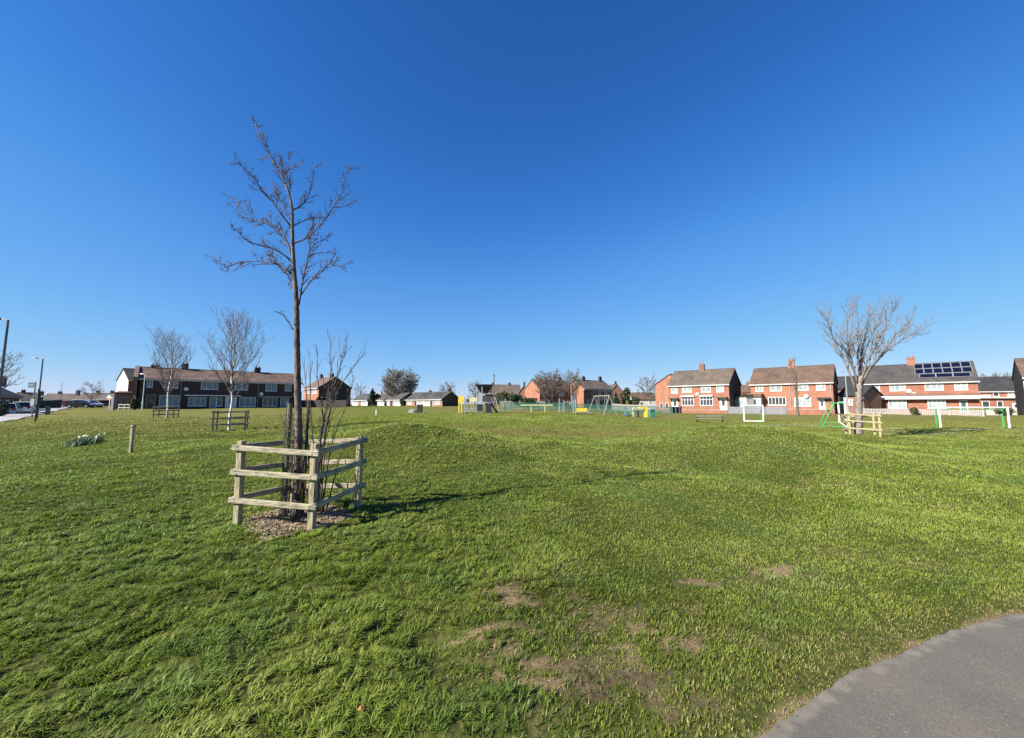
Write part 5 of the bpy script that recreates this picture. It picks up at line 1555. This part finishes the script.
def swing(label, pxa, pxb, ytop, Y0, Y1, spread, m, seats, seat_m):
    """A-frame at each end, top beam, seats on chains"""
    xa, xb = at(pxa, Y0), at(pxb, Y1)
    za = zat(ytop, Y0)
    o = Vector(((xa + xb) / 2, (Y0 + Y1) / 2, Tz((xa + xb) / 2, (Y0 + Y1) / 2)))
    root = thing('swing_set', label, 'swing', o)
    a = Vector((xa, Y0, za)) - o; b = Vector((xb, Y1, za)) - o
    d = (b - a).normalized(); n = Vector((-d.y, d.x, 0))
    for e, sg in ((a, -1), (b, 1)):
        for s_ in (-1, 1):
            f = e + n * spread * s_ + d * .15 * sg; f.z = -.1
            MB().tube([e, f], .042, 8).build('leg', M[m], root)
    MB().tube([a - d * .1, b + d * .1], .06, 8).build('top_beam', M[m], root)
    for k in range(seats):
        c = a.lerp(b, (k + .5) / seats)
        st = MB().box(-.24, -.09, 0, .24, .09, .05)
        so = st.build('swing_seat', M[seat_m], root); so.location = (c.x, c.y, .48); so.rotation_euler = (0, 0, math.atan2(d.y, d.x))
        for s_ in (-.22, .22): 
            MB().tube([(s_, 0, .05), (s_, 0, c.z - .5)], .012, 4).build('chain', M['galv'], so)
swing('small pale A-frame swing set beside the play tower slide', 495.5, 505.5, 398, 50, 52, .7, 'steel_pale', 2, 'slate')
swing('cream A-frame swing set, the larger, in front of the pale rendered house', 594.5, 609.5, 396.2, 50, 46.5, .95, 'cream', 2, 'rubber')
# picnic table
p = Play('picnic_table', 'brown timber picnic table at the edge of the playground', 'picnic table', 518, 43)
p.box('table_top', 512.5, 408.2, 524, 409.0, 'picnic', 0, .75)
for dy in (-.65, .65): p.box('bench_seat', 512.8, 410.6, 523.8, 411.3, 'picnic', dy, .26)
for a in (514, 522.5):
    MB().bar(pxo(a, 408.6, 43, p.o) + Vector((0, -.15, 0)), Vector((pxo(a, 408.6, 43, p.o).x, -.7, -.05)), .07, .1).build('leg', M['picnic'], p.root)
    MB().bar(pxo(a, 408.6, 43, p.o) + Vector((0, .15, 0)), Vector((pxo(a, 408.6, 43, p.o).x, .7, -.05)), .07, .1).build('leg', M['picnic'], p.root)
    MB().bar(Vector((pxo(a, 408, 43, p.o).x, -.75, pxo(a, 411.3, 43, p.o).z - .04)), Vector((pxo(a, 408, 43, p.o).x, .75, pxo(a, 411.3, 43, p.o).z - .04)), .07, .09).build('brace', M['picnic'], p.root)
p = Play('balance_beam', 'long faded yellow overhead beam on two posts with a hanging basket', 'climbing beam', 536, 49)
p.box('beam', 520, 404.6, 553, 405.7, 'yellow_pale', 0, .14)
for a in (531.2, 545): p.pole('post', [(a, 405), (a, 413)], 'yellow_pale', .06, (0, 0), True)
p.box('basket_seat', 536.5, 409.6, 541, 410.4, 'slate', 0, .5)
for a in (537, 540.5): p.pole('chain', [(a, 405.5), (a, 409.8)], 'galv', .015)
p = Play('climbing_frame', 'pale steel climbing frame with ladder rungs and a high bar', 'climbing frame', 568, 48)
for a, y_ in ((559.3, 398.5), (564, 400.5), (573.4, 400.5), (575.6, 399.5)): p.pole('post', [(a, y_), (a, 413.5)], 'steel_pale', .055, (0, 0), True)
p.box('high_bar', 564, 401.6, 573.4, 402.3, 'cream', 0, .08)
for y_ in (403, 405.2, 407.4, 409.6, 411.6): p.box('rung', 559.4, y_, 564, y_ + .35, 'steel_pale', 0, .05)
p.box('board', 569, 402.6, 570.8, 404.6, 'cream', 0, .05)
for a in (566.3, 568.6, 571): p.pole('rope', [(a, 402), (a, 412.5)], 'slate', .018)
p.box('net_bar', 564, 408, 573.4, 408.4, 'slate', 0, .04)
p = Play('activity_board', 'low yellow play board beside the climbing frame', 'play board', 581, 47)
p.box('panel', 576.5, 408, 587, 411.6, 'yellow', 0, .1); p.box('base', 575.5, 412, 591, 412.9, 'wood_grey', 0, .9)
for a in (577.2, 586.2): p.pole('leg', [(a, 409), (a, 413)], 'cream', .05, (.1, .1), True)
p = Play('roundabout', 'pale blue roundabout right of the swings', 'roundabout', 628, 46)
c = pxo(628, 412.6, 46, p.o)
MB().cyl((0, 0, .16), .62, .12, 20).build('deck', M['blue_pale'], p.root); MB().cyl((0, 0, .06), .18, .2, 10).build('hub', M['galv'], p.root)
for k in range(4):
    a = k * 1.571 + .4; MB().tube([(.5 * math.cos(a), .5 * math.sin(a), .2), (.5 * math.cos(a), .5 * math.sin(a), .8), (0, 0, .85)], .03, 6).build('hand_rail', M['blue_pale'], p.root)
p = Play('play_arch', 'yellow arch-shaped play frame on one thick leg beside the green bin', 'play frame', 642, 45.5)
p.box('top', 638.8, 406.8, 647, 408.8, 'yellow', 0, .5); p.box('leg', 644.6, 408.8, 647, 414, 'yellow', 0, .5, True); p.box('brace', 632.5, 407.6, 638.8, 408.4, 'yellow_pale', 0, .1); p.box('leg', 632.6, 408.4, 633.6, 414, 'yellow_pale', 0, .1, True)
p = Play('seesaw', 'dark seesaw in front of the yellow arch frame', 'seesaw', 637, 44)
p.box('plank', 632.5, 410.6, 643.6, 411.2, 'slate', 0, .24); p.box('pivot', 637.3, 411.2, 638.7, 414, 'slate', 0, .2, True)
for a in (633.6, 642.4): p.box('seat', a - .8, 410.1, a + .8, 410.6, 'blue_pale', 0, .3); p.pole('handle', [(a, 408.9), (a, 410.3)], 'galv', .02)
def post_bin(name, label, cat, px, Y, w, h, m, lid, seed=0):
    x = at(px, Y); root = thing(name, label, cat, (x, Y, Tz(x, Y)))
    MB().loft([[(w * .42 * sx, w * .42 * sy, 0) for sx, sy in ((-1, -1), (1, -1), (1, 1), (-1, 1))], [(w * .5 * sx, w * .5 * sy, h * .85) for sx, sy in ((-1, -1), (1, -1), (1, 1), (-1, 1))]]).build('body', M[m], root, bevel=.01)
    MB().box(-w * .53, -w * .53, h * .852, w * .53, w * .53, h).build('lid', M[lid], root, bevel=.02)
    MB().box(-w * .3, -w * .505, h * .62, w * .3, -w * .46, h * .76).build('opening', M['rubber'], root)
post_bin('litter_bin', 'green litter bin with white band right of the yellow arch', 'bin', 651.5, 45, .62, 1.1, 'teal_paint', 'steel_pale')
post_bin('litter_bin', 'black litter bin on the grass before the white bungalow', 'bin', 420, 47, .6, 1.0, 'black_p', 'black_p')
o = MB()
rg = random.Random(6); secs = []
for z, r_ in ((-.1, .42), (.12, .46), (.3, .38), (.42, .2)): secs.append([(r_ * math.cos(i * .6283) * (1.3 + .2 * rg.random()), r_ * math.sin(i * .6283) * (.9 + .25 * rg.random()), z + .04 * rg.random()) for i in range(10)])
o.loft(secs); o = o.build('boulder', M['grey_stone'], smooth=False); x = at(413.5, 47.5); o.location = (x, 47.5, Tz(x, 47.5)); tag(o, 'grey boulder left of the black litter bin', 'boulder')
def small_post(label, px, Y, h, w, m, cap=None, name='bollard', py=None):
    x = at(px, Y)
    if py: x, Y = gnd(px, py)[:2]
    root = thing(name, label, 'post', (x, Y, Tz(x, Y)))
    MB().bar((0, 0, -.2), (0, 0, h), w, w).build('shaft', M[m], root, bevel=.008)
    if cap: MB().box(-w * .62, -w * .62, h + .001, w * .72, w * .62, h + .07).build('cap', M[cap], root, bevel=.008)
    return root
small_post('short white post on the rise left of the black bin', 376.5, 40, .55, .1, 'white_paint')
small_post('square timber post with dark cap standing alone on the left grass', 130.5, 12.2, .74, .08, 'wood_post', 'wood_grey', 'timber_post', 453)
# post foot slab
# bench
p = Play('bench', 'long low grey bench with a back rail beside the pitch', 'bench', 710, 33)
p.box('backrest', 696.5, 415.2, 723.5, 416.6, 'wood_grey', .12, .05); p.box('seat', 696.8, 418.3, 723.2, 419, 'wood_grey', -.1, .36)
for a in (697, 722.6):
    p.box('leg', a - .45, 416.6, a + .45, 423, 'black_p', .1, .08, True); p.box('leg', a - .45, 419, a + .45, 423, 'black_p', -.24, .08, True)
# wheelie bins by the doors
def wheelie(label, px, Y, m, group):
    x = at(px, Y); root = thing('wheelie_bin', label, 'bin', (x, Y, Tz(x, Y)), R(-44), group)
    MB().loft([[(-.22, -.25, .06), (.22, -.25, .06), (.22, .22, .06), (-.22, .22, .06)], [(-.28, -.34, .98), (.28, -.34, .98), (.28, .33, .98), (-.28, .33, .98)]]).build('body', M[m], root, bevel=.02)
    MB().prism([(-.38, .985), (-.36, 1.03), (.2, 1.10), (.38, 1.06), (.38, .985)], -.30, .30).build('lid', M[m], root)
    for s_ in (-.24, .24): MB().cyl((s_, .27, .1), .1, .06, 12, 'x').build('wheel', M['rubber'], root)
    MB().tube([(-.24, .41, 1.0), (.24, .41, 1.0)], .02, 6).build('handle', M[m], root)
for a, l_ in ((671.8, 'leftmost of three dark wheelie bins by the white front door'), (675.6, 'middle of three dark wheelie bins by the white front door'), (679.2, 'rightmost of three dark wheelie bins by the white front door')):
    wheelie(l_, a, 63.5, 'bin_navy', 'wheelie bins by the front gate')

# ------------------------------------------------------------------ street furniture
def street_lamp(label, px, Y, h, arm_dx, m='lamp_grey', group='street lamps', r=.07, z=None):
    x = at(px, Y); root = thing('street_lamp', label, 'street lamp', (x, Y, Tz(x, Y) if z is None else z), 0, group)
    MB().tube([(0, 0, -.2), (0, 0, 1.2), (0, 0, 1.21), (0, 0, h)], [r * 1.5, r * 1.5, r, r * .75], 10).build('column', M[m], root)
    MB().tube([(0, 0, h - .05), (arm_dx * .5, 0, h + .04), (arm_dx, 0, h + .06)], r * .55, 8).build('arm', M[m], root)
    s_ = 1 if arm_dx > 0 else -1
    MB().loft([[(arm_dx, -.06, h + .02), (arm_dx, .06, h + .02), (arm_dx, .06, h + .12), (arm_dx, -.06, h + .12)],
               [(arm_dx + s_ * .3, -.13, h + .03), (arm_dx + s_ * .3, .13, h + .03), (arm_dx + s_ * .3, .1, h + .15), (arm_dx + s_ * .3, -.1, h + .15)],
               [(arm_dx + s_ * .6, -.09, h + .05), (arm_dx + s_ * .6, .09, h + .05), (arm_dx + s_ * .6, .07, h + .11), (arm_dx + s_ * .6, -.07, h + .11)]]).build('lantern', M[m], root)
street_lamp('grey street lamp by the bus stop leaning its lantern over the road', 38, 37, 5.75, -.45)
street_lamp('tall grey street lamp cut off by the left edge', -2, 21, 6.1, -.4)
street_lamp('pale thin street lamp rising between the orange and solar-panelled pairs', 847.5, 57, 6.2, -.2, 'steel_pale', r=.08)
street_lamp('thin distant street lamp above the parked cars', 60, 82, 5.6, .5, 'steel_pale', r=.05)
street_lamp('white street lamp column in front of the left end of the terrace', 142.5, 57, 5.3, -.1, 'upvc', r=.07)
# telegraph pole
x = at(494, 96); tg = thing('telegraph_pole', 'wooden telegraph pole behind the play tower', 'telegraph pole', (x, 96, Tz(x, 96)))
MB().tube([(0, 0, -.2), (0, 0, 8.0)], [.15, .11], 8).build('pole', M['bark_far'], tg); MB().bar((-.35, -.1, 7.6), (.35, -.1, 7.6), .1, .1).build('crossarm', M['bark_far'], tg)
# bus stop
x, y = at(33.2, 34), 34
bs = thing('bus_stop', 'pale bus stop post with small blue flag sign', 'bus stop', (x, y, Tz(x, y)))
MB().tube([(0, 0, -.2), (0, 0, 3.25)], .055, 10).build('post', M['steel_pale'], bs)
fl_ = MB().box(-.62, -.02, 2.75, -.06, .02, 3.2).build('flag_sign', M['sign_blue'], bs)
MB().box(-.55, -.024, 2.93, -.14, -.021, 3.02).build('flag_stripe', M['steel_pale'], fl_)
MB().box(-.16, -.09, 1.15, .16, -.05, 1.75).build('timetable_case', M['steel_pale'], bs)
x, y = at(37.2, 29.5), 29.5
dp = thing('information_post', 'dark slender post with long dark board right of the bus stop', 'post', (x, y, Tz(x, y)))
MB().tube([(0, 0, -.2), (0, 0, 2.45)], .05, 8).build('shaft', M['dark_green'], dp); MB().box(-.12, -.1, 1.25, .13, .1, 2.2).build('board', M['dark_green'], dp, bevel=.02)
# roadside cabinet and pale pillar
x, y = at(48.5, 44), 44
cb_ = thing('utility_cabinet', 'small grey cabinet at the pavement edge right of the street lamp', 'cabinet', (x, y, Tz(x, y)), R(-40))
MB().box(-.4, -.2, 0, .4, .2, .9).build('body', M['lamp_grey'], cb_, bevel=.015); MB().box(-.43, -.23, .902, .43, .23, .96).build('lid', M['lamp_grey'], cb_)
x, y = at(113.5, 60), 60
pl = thing('gate_pillar', 'pale concrete pillar at the left end of the brown garage', 'pillar', (x, y, Tz(x, y)))
MB().box(-.22, -.22, -.2, .22, .22, 2.3).build('shaft', M['fence_grey'], pl, bevel=.02); MB().box(-.28, -.28, 2.302, .28, .28, 2.42).build('cap', M['fence_grey'], pl)
x, y = at(109.5, 61), 61
sg = thing('sale_board', 'tilted white and orange board on a pole beside the pale pillar', 'sign', (x, y, Tz(x, y)))
MB().bar((0, 0, -.2), (0, 0, 2.1), .07, .07).build('pole', M['white_paint'], sg)
bo = MB().box(-.4, -.035, -.28, .4, .0, .28).build('board', M['white_paint'], sg); bo.location = (-.02, -.04, 1.95); bo.rotation_euler = (0, R(38), 0)
MB().box(.0, -.04, -.27, .39, -.036, .05).build('orange_band', M['orange'], bo)

# ------------------------------------------------------------------ cars
def car(label, x, y, rz, colour, kind='hatch', z=None):
    root = thing('parked_car', label, 'car', (x, y, (Tz(x, y) if z is None else z)), rz, 'parked cars')
    P = paint('car_paint', colour)
    hL = 2.05
    low = [(-hL, .42), (-hL - .02, .62), (-hL + .06, .93), (-1.0, .97), (.95, .95), (1.35, .90), (hL - .12, .74), (hL, .58), (hL - .02, .32), (hL - .25, .22), (-hL + .2, .22)]
    def ring(prof, w0, shrink):
        return [(a, w0 * (1 - shrink * max(0, abs(a) - 1.5) / .6), b) for a, b in prof]
    secs = [ring(low, -.84, .12), [(a, y_, b + .0) for a, y_, b in ring(low, -.87, .10)], ring(low, .87, .10), ring(low, .84, .12)]
    body = MB().loft([secs[1], secs[2]]).build('body', P, root, bevel=.05, smooth=False)
    tp_ = 1.46
    if kind == 'van': cab = [(-hL + .08, .95), (-hL + .2, tp_ + .25), (.9, tp_ + .25), (1.35, .92)]
    elif kind == 'suv': cab = [(-hL + .06, .95), (-hL + .38, tp_ + .1), (.35, tp_ + .1), (1.15, .94)]
    else: cab = [(-hL + .10, .95), (-1.45, tp_ - .04), (.1, tp_), (1.15, .94)]
    g = MB()
    g.loft([[(cab[0][0], -.80, cab[0][1]), (cab[3][0], -.80, cab[3][1]), (cab[3][0], .80, cab[3][1]), (cab[0][0], .80, cab[0][1])],
            [(cab[1][0] - .02, -.62, cab[1][1] - .04), (cab[2][0] + .03, -.62, cab[2][1] - .04), (cab[2][0] + .03, .62, cab[2][1] - .04), (cab[1][0] - .02, .62, cab[1][1] - .04)]])
    g.build('windows', M['glass_car'], root)
    rf = MB()
    rf.loft([[(cab[1][0] - .04, -.64, cab[1][1] - .05), (cab[2][0] + .05, -.64, cab[2][1] - .05), (cab[2][0] + .05, .64, cab[2][1] - .05), (cab[1][0] - .04, .64, cab[1][1] - .05)],
             [(cab[1][0] + .05, -.55, cab[1][1] + .01), (cab[2][0] - .1, -.55, cab[2][1] + .01), (cab[2][0] - .1, .55, cab[2][1] + .01), (cab[1][0] + .05, .55, cab[1][1] + .01)]])
    for s_ in (-1, 1):
        for q0, q1 in ((cab[0], cab[1]), (cab[3], cab[2])):
            rf.bar((q0[0], s_ * .81, q0[1]), (q1[0], s_ * .64, q1[1] - .04), .05, .09)
        xm = (cab[0][0] + cab[3][0]) / 2 - .05
        rf.bar((xm, s_ * .815, .95), (xm, s_ * .645, cab[1][1] - .04), .04, .08)
    rf.build('roof', P, root)
    for wx in (-1.28, 1.3):
        for s_ in (-1, 1):
            wh = MB().cyl((wx, s_ * .79, .31), .31, .19, 18, 'y').build('wheel', M['rubber'], root)
            MB().cyl((wx, s_ * .87, .31), .2, .05, 14, 'y').build('rim', M['rim'], wh)
    for s_ in (-.62, .62):
        MB().box(hL - .16, s_ - .17, .62, hL + .005, s_ + .17, .76).build('headlight', M['head_light'], root)
        MB().box(-hL - .035, s_ - .14, .70, -hL + .1, s_ + .14, .92).build('tail_light', M['red_light'], root)
        MB().box(.78, s_ * 1.48 - .09, .95, .93, s_ * 1.48 + .09, 1.08).build('mirror', P, root)
    MB().box(hL + .0, -.26, .42, hL + .02, .26, .53).build('number_plate', M['white_paint'], root)
    MB().box(-hL - .035, -.26, .55, -hL - .015, .26, .66).build('number_plate', M['yellow_pale'], root)
    MB().box(hL - .03, -.55, .34, hL + .012, .55, .42).build('grille', M['black_p'], root)
    return root
def carp(label, px, Y, rz, c, kind='hatch'): car(label, at(px, Y), Y, rz, c, kind)
road_a = math.atan2(rd.y, rd.x)
carp('silver blue car parked on the road nearest the left edge', 9, 46, road_a, (.30, .36, .42), 'suv')
carp('white car parked on the road beside the bus stop', 24, 50.5, road_a, (.72, .71, .69), 'suv')
carp('magenta red car behind the silver one', 73.5, 83, R(20), (.30, .025, .085), 'hatch')
carp('silver car seen side-on before the red brick row', 91, 79, R(-6), (.48, .50, .51), 'hatch')
carp('dark red car beside the pale concrete pillar', 107.5, 82, R(60), (.26, .04, .06), 'hatch')
carp('black car tucked between the magenta and silver cars', 81.5, 75.5, R(15), (.012, .012, .016), 'hatch')
carp('dark maroon car at the left of the parked group', 66.5, 86, R(35), (.09, .015, .03), 'hatch')

# ------------------------------------------------------------------ small things in the grass
dp_ = gnd(85, 446); DA = gnd(80, 446); DB = gnd(91, 443)
rD = random.Random(14)
df = thing('daffodil_clump', 'clump of white daffodils growing in the grass near the road', 'flowers', dp_)
lf, fw = MB(), MB()
for k in range(520):
    q_ = DA if k % 2 else DB
    cx = q_.x - dp_.x + rD.gauss(0, .11); cy = q_.y - dp_.y + rD.gauss(0, .16)
    a = rD.random() * 6.283; h = .16 + .17 * rD.random(); b = rD.uniform(.03, .13)
    w_ = .009; s_ = Vector((-math.sin(a), math.cos(a), 0)) * w_; d = Vector((math.cos(a), math.sin(a), 0))
    z0 = Tz(dp_.x + cx, dp_.y + cy) - dp_.z - .01
    p0 = Vector((cx, cy, z0)); p1 = p0 + d * b * .4 + Vector((0, 0, h * .65)); p2 = p0 + d * b * 1.3 + Vector((0, 0, h))
    lf.add([p0 - s_, p0 + s_, p1 + s_, p1 - s_, p2], [(0, 1, 2, 3), (3, 2, 4)])
    if rD.random() < .018:
        c = p0 + Vector((rD.gauss(0, .02), rD.gauss(0, .02), h + .06)); n = Vector((rD.gauss(0, .5), -1, .35)).normalized(); u = n.orthogonal().normalized(); v = n.cross(u)
        lf.tube([p0, c], .004, 3)
        for j in range(6):
            t_ = j * 1.047; e = u * math.cos(t_) + v * math.sin(t_); g = n.cross(e)
            fw.add([c, c + e * .025 + g * .014, c + e * .042 - n * .004, c + e * .025 - g * .014], [(0, 1, 2, 3)])
        fw.tube([c, c + n * .022], [.008, .013], 6)
lf.build('leaves', M['daff_leaf'], df, fix=False); fw.build('blooms', M['petal'], df, fix=False)
def flat_bit(name, label, cat, px, py, l_, w_, m, rz):
    p = gnd(px, py); o = MB()
    o.loft([[(-l_, 0, 0), (-l_, .002, .002), (-l_, 0, .003)], [(-l_ * .3, -w_, .012), (-l_ * .3, w_, .016), (-l_ * .3, 0, .02)], [(l_ * .5, -w_ * .7, .01), (l_ * .5, w_ * .7, .014), (l_ * .5, 0, .018)], [(l_, 0, .012), (l_, .002, .014), (l_, 0, .016)]])
    o = o.build(name, M[m]); o.location = p + Vector((0, 0, .045)); o.rotation_euler = (.1, .15, rz); tag(o, label, cat)
flat_bit('leaf', 'dead brown leaf lying in the grass at the bottom edge', 'leaf', 361, 722, .022, .010, 'dead_leaf', .5)
